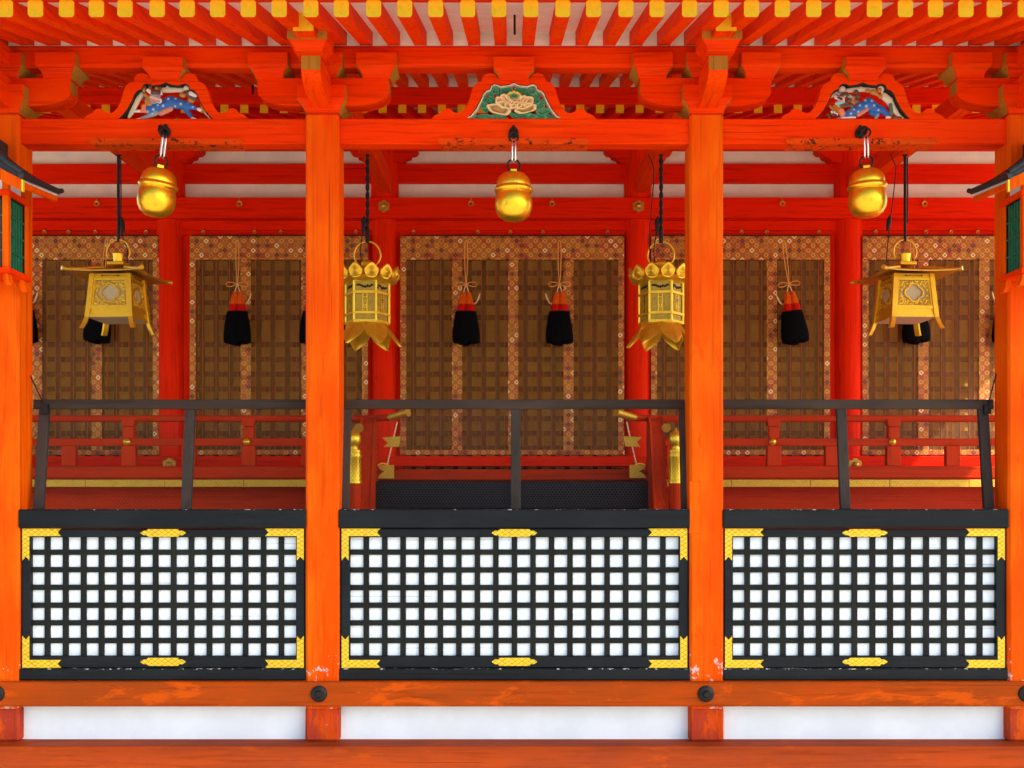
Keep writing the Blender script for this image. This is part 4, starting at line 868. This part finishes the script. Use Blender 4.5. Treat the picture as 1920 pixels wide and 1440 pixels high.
# ================================================================== SQUARE LANTERNS
LY = 1.9; LS = F/(D0+LY)
def make_square(label):
    t = thing("square_lantern", label, "hanging lantern", (0, 0, 0), "square gilt lanterns with quatrefoil windows")
    def b(m, n, mt, par=None, **k_): return build(m, n, mt, par or t, **k_)
    zt, zb = -.905, -1.225; wt, wb = .148, .172
    m = M(); tube(m, [(0, 0, .02), (0, 0, -.64)], .011, 10); tube(m, [(.018, 0, -.02), (.02, 0, -.3), (.018, 0, -.5)], .005, 6); b(m, "hanging_strap", m_cord, smooth=1)
    m = M(); ring(m, (0, 0, .01), .018, .006, 14, 'xz', 6); b(m, "iron_eye", m_iron, smooth=1)
    m = M(); tube(m, [(.02, 0, -.46), (.03, .0, -.50), (.032, 0, -.56), (.022, 0, -.60)], [.008, .018, .018, .006], 10); tube(m, [(.03, 0, -.6), (.06, .02, -.7), (.055, .03, -.82)], .004, 6); b(m, "electric_plug", m_cord, smooth=1)
    m = M(); pts = [(.088*math.cos(a), 0, -.715+.088*math.sin(a)) for a in np.linspace(-.6, PI+.6, 30)]; tube(m, pts, .0055, 7); b(m, "ring_handle", m_bright, smooth=1)
    m = M(); lathe(m, [(.034, -.795), (.036, -.78), (.041, -.745), (.044, -.735), (.03, -.735)], 24); b(m, "cup", m_bright, smooth=.6)
    m = M(); box(m, -.062, .062, -.062, .062, -.825, -.797, .004); b(m, "pedestal", m_gold)
    # roof: low pyramid with upturned corners
    n = 12; e = .270; v, f = [], []
    for layer in (0, 1):
        for i in range(n+1):
            for j in range(n+1):
                x, y = -e+2*e*i/n, -e+2*e*j/n; r = max(abs(x), abs(y))/e; cdev = (abs(x)*abs(y))/(e*e)
                z = -.828-.075*(r**.9)+.012*cdev**3*r-(.010 if layer else 0); kx = 1+.05*cdev**4
                v.append((x*kx, y*kx, z))
    N1 = (n+1)**2; id_ = lambda l, i, j: l*N1+i*(n+1)+j
    for i in range(n):
        for j in range(n): f += [(id_(0, i, j), id_(0, i+1, j), id_(0, i+1, j+1), id_(0, i, j+1)), (id_(1, i, j), id_(1, i, j+1), id_(1, i+1, j+1), id_(1, i+1, j))]
    for i in range(n): f += [(id_(0, i, 0), id_(1, i, 0), id_(1, i+1, 0), id_(0, i+1, 0)), (id_(0, i, n), id_(0, i+1, n), id_(1, i+1, n), id_(1, i, n)), (id_(0, 0, i), id_(0, 0, i+1), id_(1, 0, i+1), id_(1, 0, i)), (id_(0, n, i), id_(1, n, i), id_(1, n, i+1), id_(0, n, i+1))]
    m = M().add(v, f); rf = b(m, "roof", m_brass, smooth=.6)
    for sx in (-1, 1):
        for sy in (-1, 1):
            m = M(); tube(m, [(sx*.08, sy*.08, -.845), (sx*.2, sy*.2, -.88), (sx*.265, sy*.265, -.896), (sx*.293, sy*.293, -.893)], [.012, .013, .014, .017], 8); b(m, "hip_rib", m_gold, rf, smooth=1)
    # posts with flared feet
    for sx in (-1, 1):
        for sy in (-1, 1):
            pts = [(wt, zt), (wb*.97, zb+.08), (wb+.002, zb), (wb+.014, zb-.045), (wb+.030, zb-.085)]
            m = M(); v, f = [], []
            for w_, z in pts:
                for dx, dy in ((0, 0), (-.034, 0), (-.034, -.012), (-.012, -.034), (0, -.034)):
                    v.append((sx*(w_+.004+dx), sy*(w_+.004+dy), z))
            for j in range(len(pts)-1):
                for i in range(5): f.append((5*j+i, 5*j+(i+1) % 5, 5*j+5+(i+1) % 5, 5*j+5+i))
            f += [(4, 3, 2, 1, 0), tuple(5*(len(pts)-1)+i for i in range(5))]; m.add(v, f); b(m, "corner_leg", m_gold)
    m = M(); box(m, -wb+.01, wb-.01, -wb+.01, wb-.01, zb-.002, zb+.008); b(m, "bottom_pane", m_paper)
    # side panels
    H = zt-zb
    def W(z): return wt+(wb-wt)*(zt-z)/H
    def onface(x, z, d, k_):
        y = -(W(z)-.008)+d
        a = k_*PI/2; return (x*math.cos(a)-y*math.sin(a), x*math.sin(a)+y*math.cos(a), z)
    zp1, zp0 = zt-.05, zb+.085
    for k_ in range(4):
        P_ = lambda x, z, d=0: onface(x, z, d, k_)
        m = M()
        def slab(z1, z0, d0, d1, inset=.028):
            w1, w0 = W(z1)-inset, W(z0)-inset
            v = [P_(-w1, z1, d0), P_(w1, z1, d0), P_(w0, z0, d0), P_(-w0, z0, d0), P_(-w1, z1, d1), P_(w1, z1, d1), P_(w0, z0, d1), P_(-w0, z0, d1)]
            m.add(v, [(0, 1, 2, 3), (7, 6, 5, 4), (0, 4, 5, 1), (2, 6, 7, 3), (1, 5, 6, 2), (0, 3, 7, 4)])
        slab(zt, zt-.032, 0, .006); slab(zt-.032, zp1, -.006, .006); slab(zp0, zp0-.022, -.006, .006); slab(zp0-.022, zb+.022, .002, .008); slab(zb+.022, zb, -.006, .008)
        for q_ in (-1, 1):
            wa, wc = W(zp1+.002)-.028, W(zp0-.002)-.028; v = [P_(q_*(wa-dd), zp1+.002, e_) for dd in (0, .014) for e_ in (0, .006)]+[P_(q_*(wc-dd), zp0-.002, e_) for dd in (0, .014) for e_ in (0, .006)]
            m.add(v, [(0, 1, 3, 2), (4, 6, 7, 5), (0, 4, 5, 1), (2, 3, 7, 6), (0, 2, 6, 4), (1, 5, 7, 3)])
        sp = b(m, "side_panel", m_gold)
        m = M(); slab(zp1, zp0, .010, .013); b(m, "frosted_pane", m_paper, sp)
        # openwork scrolls around the quatrefoil
        m = M(); zc = (zp1+zp0)/2; R = .052
        qf = []
        for i in range(48):
            a = 2*PI*i/48; r = R*(.92+.22*abs(math.cos(2*a))**1.2); qf.append(P_(r*1.18*math.cos(a), zc+r*1.12*math.sin(a), .002))
        tube(m, qf, .0075, 6, True); rnd = random.Random(5)
        hh = (zp1-zp0)/2
        for sx in (-1, 1):
            for sz in (-1, 1):
                for (ux, uz, rr, st_, en) in ((.95, .80, .020, 0, 5.2), (.62, .88, .015, 1.2, 6.0), (.98, .45, .014, 2.0, 6.9), (.74, .62, .013, -.5, 4.5), (.30, .92, .013, 0, 4.8), (1.02, .15, .012, 1.5, 6.2), (.80, .98, .010, 0, 5), (.50, .72, .009, .5, 5), (.90, .30, .008, 0, 5), (.42, .80, .010, 3, 8), (.84, .55, .010, 2, 7), (1.04, .62, .010, 1, 6), (.15, .97, .010, 0, 5), (.72, .80, .010, 2, 7), (1.04, .95, .010, 1, 6)):
                    cx, cz = sx*ux*.105, zc+sz*uz*(hh-.012)
                    pts = []
                    for q_ in range(9):
                        a = st_+(en-st_)*q_/8; r = rr*(1-.55*q_/8); pts.append(P_(cx+sx*r*math.cos(a), cz+sz*r*math.sin(a), .003))
                    tube(m, pts, .0043, 5)
        b(m, "scroll_openwork", m_gold, sp, smooth=1)
        m = M()
        for x_ in (-.012, 0, .012): box(m, x_-.0018, x_+.0018, -W(zt)+.003, -W(zt)+.008, zt-.018, zt-.014)
        for s in (-1, 1): box(m, s*.022, s*.058, -W(zt)+.003, -W(zt)+.008, zt-.0175, zt-.0145); box(m, s*.056, s*.066, -W(zt)+.003, -W(zt)+.008, zt-.020, zt-.012)
        a = k_*PI/2; m.v = [(x*math.cos(a)-y*math.sin(a), x*math.sin(a)+y*math.cos(a), z) for x, y, z in m.v]
        b(m, "cut_marks", m_dark, sp)
    return t
sq = make_square("square gilt lantern hanging in the left bay, beside the tilted bell")
sq.location = (PX(222, LY), LY, PZ(291, LY)); sq.rotation_euler = (0, 0, -.05)
sq2 = dup(sq, (PX(1697, LY), LY, PZ(291, LY)), "square gilt lantern hanging in the right bay, with a cable beside its strap", (0, 0, .08))
for ch in kids(sq2):
    if ch.name.startswith("electric_plug"): bpy.data.objects.remove(ch)
m = M(); Xq = lambda px: PX(px, LY-.1)-sq2.location.x
def cable(m, pts, loc, r=.004): tube(m, [(PX(a, LY-.06)-loc.x, -.06, PZ(b, LY-.06)-loc.z) for a, b in pts], r, 6)
cable(m, [(1668, 288), (1672, 300), (1678, 312), (1676, 340), (1672, 375), (1668, 405), (1664, 440), (1661, 470), (1659, 497)], sq2.location)
tube(m, [(PX(a, LY-.06)-sq2.location.x, -.06, PZ(b, LY-.06)-sq2.location.z) for a, b in ((1667, 404), (1665, 412), (1663, 425), (1661, 433))], [.006, .018, .016, .006], 10)
build(m, "electric_cable", m_cord, sq2, smooth=1)

# ================================================================== HEXAGONAL LANTERNS
def text_mesh(s, size):
    cu = bpy.data.curves.new("t", 'FONT'); cu.body = s; cu.size = size; cu.align_x = 'CENTER'; cu.align_y = 'CENTER'; cu.extrude = .0006
    o = bpy.data.objects.new("t", cu); sc.collection.objects.link(o); bpy.context.view_layer.update()
    me = bpy.data.meshes.new_from_object(o.evaluated_get(bpy.context.evaluated_depsgraph_get())); bpy.data.objects.remove(o)
    v = [tuple(p.co) for p in me.vertices]; f = [tuple(p.vertices) for p in me.polygons]; return v, f
def make_hex(label):
    t = thing("hexagonal_lantern", label, "hanging lantern", (0, 0, 0), "hexagonal lotus-petal lanterns")
    def b(m, n, mt, par=None, **k_): return build(m, n, mt, par or t, **k_)
    m = M()
    for ph in (0, PI): tube(m, [(.008*math.cos(ph+q_*.9), .008*math.sin(ph+q_*.9), .02-.018*q_) for q_ in range(33)], .0085, 6)
    tube(m, [(0, 0, -.55), (0, 0, -.63), (0, 0, -.645)], .016, 10); b(m, "twisted_cable", m_cord, smooth=1)
    m = M(); tube(m, [(-.02, -.01, -.45), (-.03, -.012, -.48), (-.028, -.012, -.55), (-.035, -.01, -.59)], [.006, .018, .016, .005], 10); tube(m, [(-.035, -.01, -.58), (-.055, 0, -.70), (-.045, .02, -.8)], .004, 6); b(m, "electric_plug", m_cord, smooth=1)
    m = M(); pts = [(.098*math.cos(a), 0, -.735+.098*math.sin(a)) for a in np.linspace(-.9, PI+.9, 34)]; tube(m, pts, .0068, 8); b(m, "ring_handle", m_bright, smooth=1)
    m = M(); lathe(m, [(.03, -.86), (.026, -.845), (.02, -.83), (.04, -.825), (.046, -.812), (.05, -.80), (.04, -.785), (.015, -.775), (.001, -.773)], 28); b(m, "knob", m_gold, smooth=.7)
    m = M(); lathe(m, [(.15, -.955), (.20, -.945), (.225, -.925), (.215, -.92), (.13, -.90), (.03, -.855)], 6*6); b(m, "crown_plate", m_gold, smooth=.6)
    # lotus petals standing around the crown
    for i in range(12):
        a = 2*PI*(i+.5)/12; m = M(); n = 20; v, f = [], []
        cosA, sinA = math.cos(a), math.sin(a)
        for s, dep in ((1, 0), (.93, .006), (.70, .004), (.52, .011), (.3, .012), (.12, .022), (.001, .024)):
            for j in range(n):
                th = 2*PI*j/n; rx_, rz2 = .054, .050; u = rx_*math.cos(th)*s*(1+.05*math.sin(5*th)); w_ = rz2*math.sin(th)*s+(.012*max(0, math.sin(th))**8*s)
                zz = .058+w_; R = .205+zz*.28+dep
                v.append((R*cosA-u*sinA, R*sinA+u*cosA, -.955+zz))
        for j in range(6):
            for i2 in range(n): f.append((j*n+i2, j*n+(i2+1) % n, (j+1)*n+(i2+1) % n, (j+1)*n+i2))
        n0 = len(v)
        for j in range(n): x, y, z = v[j]; v.append((x-.008*cosA, y-.008*sinA, z))
        f += [(i2, (i2+1) % n, n0+(i2+1) % n, n0+i2) for i2 in range(n)]+[tuple(n0+q_ for q_ in range(n-1, -1, -1))]
        m.add(v, f); b(m, "lotus_petal", m_gold, smooth=.9)
    R = .163; zt, z1, z2, zb = -.945, -1.035, -1.185, -1.245
    def hexpt(i, r): a = PI/6*0+PI/3*i; return (r*math.cos(a), r*math.sin(a))   # corners at 0,60.. ; flat face towards -y
    m = M(); lathe(m, [(R*.93, zb), (R*.93, zt)], 6); b(m, "body_core", m_olive)
    for zc, hh, rr in ((zt, .011, 1.05), (z1, .009, 1.05), (z2, .009, 1.05), (zb, .010, 1.04)):
        m = M(); lathe(m, [(R*.8, zc-hh), (R*rr, zc-hh), (R*rr, zc+hh), (R*.8, zc+hh)], 6); b(m, "band", m_gold)
    for i in range(6):
        m = M(); x, y = hexpt(i, R*.985); box(m, x-.0075, x+.0075, y-.0075, y+.0075, zb, zt, .002); b(m, "corner_post", m_bright)
    glyphs = [text_mesh(ch, .03) for ch in "奉納宮人佐"]
    for i in range(6):
        a = -PI/2+PI/3*i; ap = R*.93*math.cos(PI/6)
        rot = lambda u, d, z: (-(u)*math.sin(a)*-1*-1+(ap+d)*math.cos(a), u*math.cos(a)+(ap+d)*math.sin(a), z)
        m = M(); v = [rot(u, d, z) for d in (.001, .006) for u, z in ((-.019, z1-.01), (.019, z1-.01), (.019, z2+.01), (-.019, z2+.01))]
        m.add(v, [(0, 1, 2, 3), (7, 6, 5, 4), (0, 4, 5, 1), (1, 5, 6, 2), (2, 6, 7, 3), (3, 7, 4, 0)]); pn = b(m, "name_strip", m_gold)
        m = M()
        for j, (gv, gf) in enumerate(glyphs):
            zc = z1-.026-.0255*j; m.add([rot(x*.95, .0068+z_*.5, zc+y*.95) for x, y, z_ in gv], gf)
        b(m, "inscription", m_dark, pn)
        m = M()   # pierced frieze
        rn = random.Random(i)
        for q_ in range(7): 
            u = -.052+.0172*q_; z = (zt+z1)/2+rn.uniform(-.012, .012); vv = [rot(u+.011*math.cos(t_), .001, z+.009*math.sin(t_)+.004*math.sin(3*t_+q_)) for t_ in np.linspace(0, 2*PI, 9, endpoint=False)]
            vv += [rot(u+.011*math.cos(t_), .003, z+.009*math.sin(t_)+.004*math.sin(3*t_+q_)) for t_ in np.linspace(0, 2*PI, 9, endpoint=False)]
            m.add(vv, [tuple(range(9)), tuple(range(17, 8, -1))]+[(i3, (i3+1) % 9, 9+(i3+1) % 9, 9+i3) for i3 in range(9)])
        b(m, "pierced_frieze", m_dark, pn)
    # skirt of hanging petals
    for i in range(6):
        a = -PI/2+PI/3*i+PI/6; m = M(); cosA, sinA = math.cos(a), math.sin(a); v, f = [], []; rows = 7; cols_ = 6
        for r_ in range(rows+1):
            q_ = r_/rows; wd = .098*(1-.25*q_-.72*q_**4+.05*math.sin(q_*14)); z = zb-.008-.165*q_; Rr = .15+.115*q_**1.2
            for c_ in range(cols_+1):
                u = (c_/cols_*2-1); vx = wd*u; rad = Rr-abs(u)*.028-.006*math.cos(u*9+q_*6)*.4
                v.append((rad*cosA-vx*sinA, rad*sinA+vx*cosA, z))
        nn = len(v); v += [(x*.975, y*.975, z) for x, y, z in v]
        I = lambda l, r_, c_: l*nn+r_*(cols_+1)+c_
        for r_ in range(rows):
            for c_ in range(cols_): f += [(I(0, r_, c_), I(0, r_+1, c_), I(0, r_+1, c_+1), I(0, r_, c_+1)), (I(1, r_, c_), I(1, r_, c_+1), I(1, r_+1, c_+1), I(1, r_+1, c_))]
            f += [(I(0, r_, 0), I(1, r_, 0), I(1, r_+1, 0), I(0, r_+1, 0)), (I(0, r_, cols_), I(0, r_+1, cols_), I(1, r_+1, cols_), I(1, r_, cols_))]
        m.add(v, f); b(m, "skirt_petal", m_gold, smooth=1.0)
    return t
hx = make_hex("hexagonal gilt lotus lantern hanging just right of the left front pillar")
hx.location = (PX(689, LY), LY, PZ(292, LY))
hx2 = dup(hx, (PX(1239.5, LY), LY, PZ(292, LY)), "hexagonal gilt lotus lantern hanging just left of the right front pillar", (0, 0, -.17))
m = M(); cable(m, [(1218, 288), (1224, 300), (1229, 315), (1228, 345), (1225, 380), (1223, 405), (1220, 440), (1221, 470)], hx2.location); build(m, "electric_cable", m_cord, hx2, smooth=1)

# ================================================================== WOODEN BOX LANTERNS on the outer pillars
def make_boxl(label, s):
    """s=+1: lantern on the left pillar (its right face shows)"""
    x0 = PXS[0]+.005 if s > 0 else PXS[3]+.015
    t = thing("wooden_lantern", label, "wall lantern", (x0, -.15, 2.8), "roofed wooden lanterns on the outer pillars")
    def b(m, n, mt, **k_):
        m.v = [(s*x, y, z) for x, y, z in m.v]
        if s < 0: m.f = [q_[::-1] for q_ in m.f]
        return build(m, n, mt, t, loc=(0, .15, -2.8), **k_)
    hw = .137; y0, y1 = -.27, -.015; zb_, zt_ = 2.83, 3.235
    for sx in (-1, 1):
        for yy in (y0, y1): m = M(); box(m, sx*hw-.017, sx*hw+.017, yy-.017+(.017 if yy == y0 else -.017), yy+.017+(.017 if yy == y0 else -.017), zb_, zt_+.09, .003); b(m, "corner_post", m_pillar)
    m = M(); box(m, -hw-.028, hw+.028, y0-.012, y1+.008, zt_, zt_+.03, .003); b(m, "upper_rail", m_beam)
    m = M(); box(m, -hw-.03, hw+.03, y0-.014, y1+.010, zb_-.018, zb_+.012, .003); b(m, "lower_rail", m_beam)
    m = M(); box(m, -hw+.012, hw-.012, y0+.02, y1-.01, zt_+.03, zt_+.09); b(m, "white_frieze", m_plaster)
    for sx in (-1, 1):
        for yy in (y0+.03, y1-.03):
            m = M(); prism(m, [(sx*(hw-.01), zb_-.018), (sx*(hw+.012), zb_-.018), (sx*(hw+.016), zb_-.05), (sx*(hw+.030), zb_-.082), (sx*(hw+.002), zb_-.082), (sx*(hw-.012), zb_-.05)], yy-.022, yy+.022); b(m, "foot_corbel", m_pillar, bevel=.002)
    # grille faces
    m = M(); box(m, -hw+.004, hw-.004, y0+.035, y1-.02, zb_+.01, zt_-.001); b(m, "screen_box", m_screen)
    for face in ('side', 'front', 'other'):
        g_ = M(); fr = M()
        if face in ('side', 'other'):
            X = hw if face == 'side' else -hw; a, c_ = y0+.034, y1-.034; q_ = 1 if face == 'side' else -1
            for i in range(5): yy = a+.012+(c_-a-.024)*(i+.5)/5; box(g_, X-.004, X+.006, yy-.010, yy+.006, zb_+.015, zt_-.005)
            for z in (zb_+.11, zb_+.205, zb_+.30): box(g_, X-.002, X+.010, a, c_, z-.004, z+.004)
            for (ya, yb, za, zc) in ((a, a+.010, zb_+.01, zt_), (c_-.010, c_, zb_+.01, zt_), (a, c_, zb_+.011, zb_+.021), (a, c_, zt_-.011, zt_-.001)): box(fr, X-.003, X+.008, ya, yb, za, zc)
        else:
            Y = y0+.02; a, c_ = -hw+.02, hw-.02
            for i in range(6): xx = a+.012+(c_-a-.024)*(i+.5)/6; box(g_, xx-.008, xx+.008, Y, Y+.01, zb_+.015, zt_-.005)
            for z in (zb_+.11, zb_+.205, zb_+.30): box(g_, a, c_, Y-.004, Y+.008, z-.004, z+.004)
            for (xa, xb, za, zc) in ((a, a+.010, zb_+.01, zt_), (c_-.010, c_, zb_+.01, zt_), (a, c_, zb_+.011, zb_+.021), (a, c_, zt_-.011, zt_-.001)): box(fr, xa, xb, Y-.002, Y+.008, za, zc)
        g2 = b(g_, "green_grille", m_green); b(fr, "black_frame", m_blackz)
    # roof: gable to the front, concave slopes
    def prof(x): q_ = abs(x)/.325; return 3.50-.235*q_**.75
    xs2 = list(np.linspace(-.325, .325, 17)); yf, yr = -.47, .0
    def tilt(y): return .045*(y-yf)/(yr-yf)
    def slab(d0, d1, ya, yb, name, mt, xs2=xs2):
        m = M(); v, f = [], []; n = len(xs2)
        for y in (ya, yb):
            for dz in (d0, d1): v += [(x, y, prof(x)+tilt(y)+dz+(.012*(abs(x)/.325)**6)) for x in xs2]
        for i in range(n-1): f += [(i, i+1, n+i+1, n+i), (2*n+i, 3*n+i, 3*n+i+1, 2*n+i+1), (i, 2*n+i, 2*n+i+1, i+1), (n+i, n+i+1, 3*n+i+1, 3*n+i)]
        f += [(0, n, 3*n, 2*n), (n-1, 3*n-1, 4*n-1, 2*n-1)]; m.add(v, f); return b(m, name, mt, smooth=.6)
    slab(-.012, .022, yf+.02, yr, "roof_sheet", m_tile); slab(-.03, -.0125, yf+.045, yr-.01, "white_soffit", m_plaster, list(np.linspace(-.31, .31, 17)))
    slab(-.075, -.013, yf, yf+.019, "barge_board", m_pillar, list(np.linspace(-.315, .315, 17)))
    for sx in (-1, 1):
        m = M(); v = [(sx*xx, yy, 3.265+tilt(yy)+zz) for yy in (yf+.03, yr-.02) for xx in (.296, .318) for zz in (-.04, -.012)]
        m.add(v, [(0, 1, 3, 2), (4, 6, 7, 5), (0, 4, 5, 1), (2, 3, 7, 6), (0, 2, 6, 4), (1, 5, 7, 3)]); b(m, "eave_strip", m_pillar)
        m = M(); tube(m, [(sx*.318, yf-.01, 3.277), (sx*.325, yf+.1, 3.285), (sx*.325, yr-.01, 3.328), (sx*.333, yr+.01, 3.337)], .014, 8); b(m, "eave_tile_edge", m_tile, smooth=1)
    m = M(); box(m, -.035, .035, yf-.02, yr-.002, 3.49, 3.60, .012); b(m, "ridge", m_tile)
    for sx in (-1, 1):
        m = M(); tube(m, [(sx*.04, yf+.03, 3.54), (sx*.15, yf+.03, 3.43), (sx*.23, yf+.03, 3.36), (sx*.31, yf+.03, 3.305)], [.03, .026, .022, .018], 8); b(m, "roof_roll", m_tile, smooth=1)
    for sx in (-1, 1):
        m = M(); box(m, sx*.316, sx*.325, yf+.0, yf+.018, 3.20, 3.262); b(m, "gilt_tip", m_goldcap)
    m = M(); box(m, -.12, .12, y0+.02, y1+.012, zt_+.088, prof(0)-.06); b(m, "gable_block", m_beam)
make_boxl("roofed vermilion lantern with green grille on the left outer pillar", 1)
make_boxl("roofed vermilion lantern with green grille on the right outer pillar", -1)

# ================================================================== LEANING WIRE-MESH GUARDS
GY0, GY1, GZ0, GZ1 = .118, .205, 1.5245, 2.165
def gp(x, t, d=0.0):      # t 0..1 up the leaning panel
    return (x, GY0+(GY1-GY0)*t+d, GZ0+(GZ1-GZ0)*t)
def guard(xa, xb, posts, label, warm=False):
    t = thing("mesh_guard", label, "mesh guard", ((xa+xb)/2, GY0, GZ0), "leaning wood and wire-mesh guards on the black rail")
    L0 = (-(xa+xb)/2, -GY0, -GZ0)
    def slant(m, x0, x1, t0_, t1_, d0, d1):
        v = []
        for x in (x0, x1):
            for tt in (t0_, t1_):
                for d in (d0, d1): p = gp(x, tt, d); v.append(p)
        m.add(v, [(0, 1, 3, 2), (4, 6, 7, 5), (0, 4, 5, 1), (2, 3, 7, 6), (0, 2, 6, 4), (1, 5, 7, 3)])
    m = M(); slant(m, xa, xb, .912, 1.0, -.022, .014); build(m, "top_rail", m_grey, t, loc=L0, bevel=.003)
    for x in posts:
        m = M(); slant(m, x-.029, x+.029, .0, .911, -.02, .012); build(m, "post", m_greyz, t, loc=L0, bevel=.003)
    # hexagonal netting, real wires
    m = M(); a = .0185; dx, dz = a, a*.74; r = .00042
    nx, nz = int((xb-xa)/dx), int((GZ1-GZ0)*.915/(dz)); v, f = [], []
    def seg(p, q_):
        n0 = len(v); (x0, t0_), (x1, t1_) = p, q_; ddx, ddt = x1-x0, (t1_-t0_)*(GZ1-GZ0); L = math.hypot(ddx, ddt); ox, oz = -ddt/L*r, ddx/L*r
        for (x, tt) in (p, q_):
            P_ = gp(x, tt, .013); v.extend([(P_[0]+ox, P_[1], P_[2]+oz), (P_[0]-ox, P_[1], P_[2]-oz), (P_[0], P_[1]-r*1.5, P_[2])])
        f.extend([(n0, n0+3, n0+5, n0+2), (n0+2, n0+5, n0+4, n0+1), (n0+1, n0+4, n0+3, n0)])
    H_ = GZ1-GZ0
    for j in range(nz):
        z = j*dz/H_
        for i in range(nx):
            x = xa+(i+(.5 if j % 2 else 0))*dx
            if x+dx > xb: continue
            # vertical twisted edge then two slanting wires
            seg((x, z), (x, z+dz*.42/H_)); seg((x, z+dz*.42/H_), (x+dx/2, z+dz/H_)); seg((x, z+dz*.42/H_), (x-dx/2, z+dz/H_))
    m.add(v, f); build(m, "wire_netting", m_wire, t, loc=L0)
    return t
g1 = guard(PXS[0]+HW-.0+.003, PXS[1]-HW+.0, [PX(81, .16)-.005, PX(354, .16), PXS[1]-.05], "leaning mesh guard in the left bay, with a wire tie at its left end")
g2_ = guard(PXS[1]+HW, PXS[2]-HW, [PXS[1]+HW+.012, PX(967, .16), PXS[2]-HW-.004], "leaning mesh guard in the central bay, before the black steps")
g3 = guard(PXS[2]+HW, PXS[3]-HW-.003, [PXS[2]+.05, PX(1580, .16), PX(1847, .16)], "leaning mesh guard in the right bay, with a wire tie at its right end")
for gg, (a, b_) in ((g1, ((55, 700), (84, 758))), (g3, ((1868, 700), (1851, 758)))):
    m = M(); loc = gg.location
    tube(m, [(PX(a[0], .15)-loc.x, .15-loc.y, PZ(a[1], .15)-loc.z), (PX(b_[0], .19)-loc.x, .175-loc.y, PZ(b_[1], .175)-loc.z)], .004, 6)
    P_ = (PX(b_[0], .16)-loc.x, PZ(768, .16)-loc.z); box(m, P_[0]-.02, P_[0]+.02, .15-loc.y, .17-loc.y, P_[1]-.025, P_[1]+.03); build(m, "wire_tie", m_iron, gg, recenter=False)
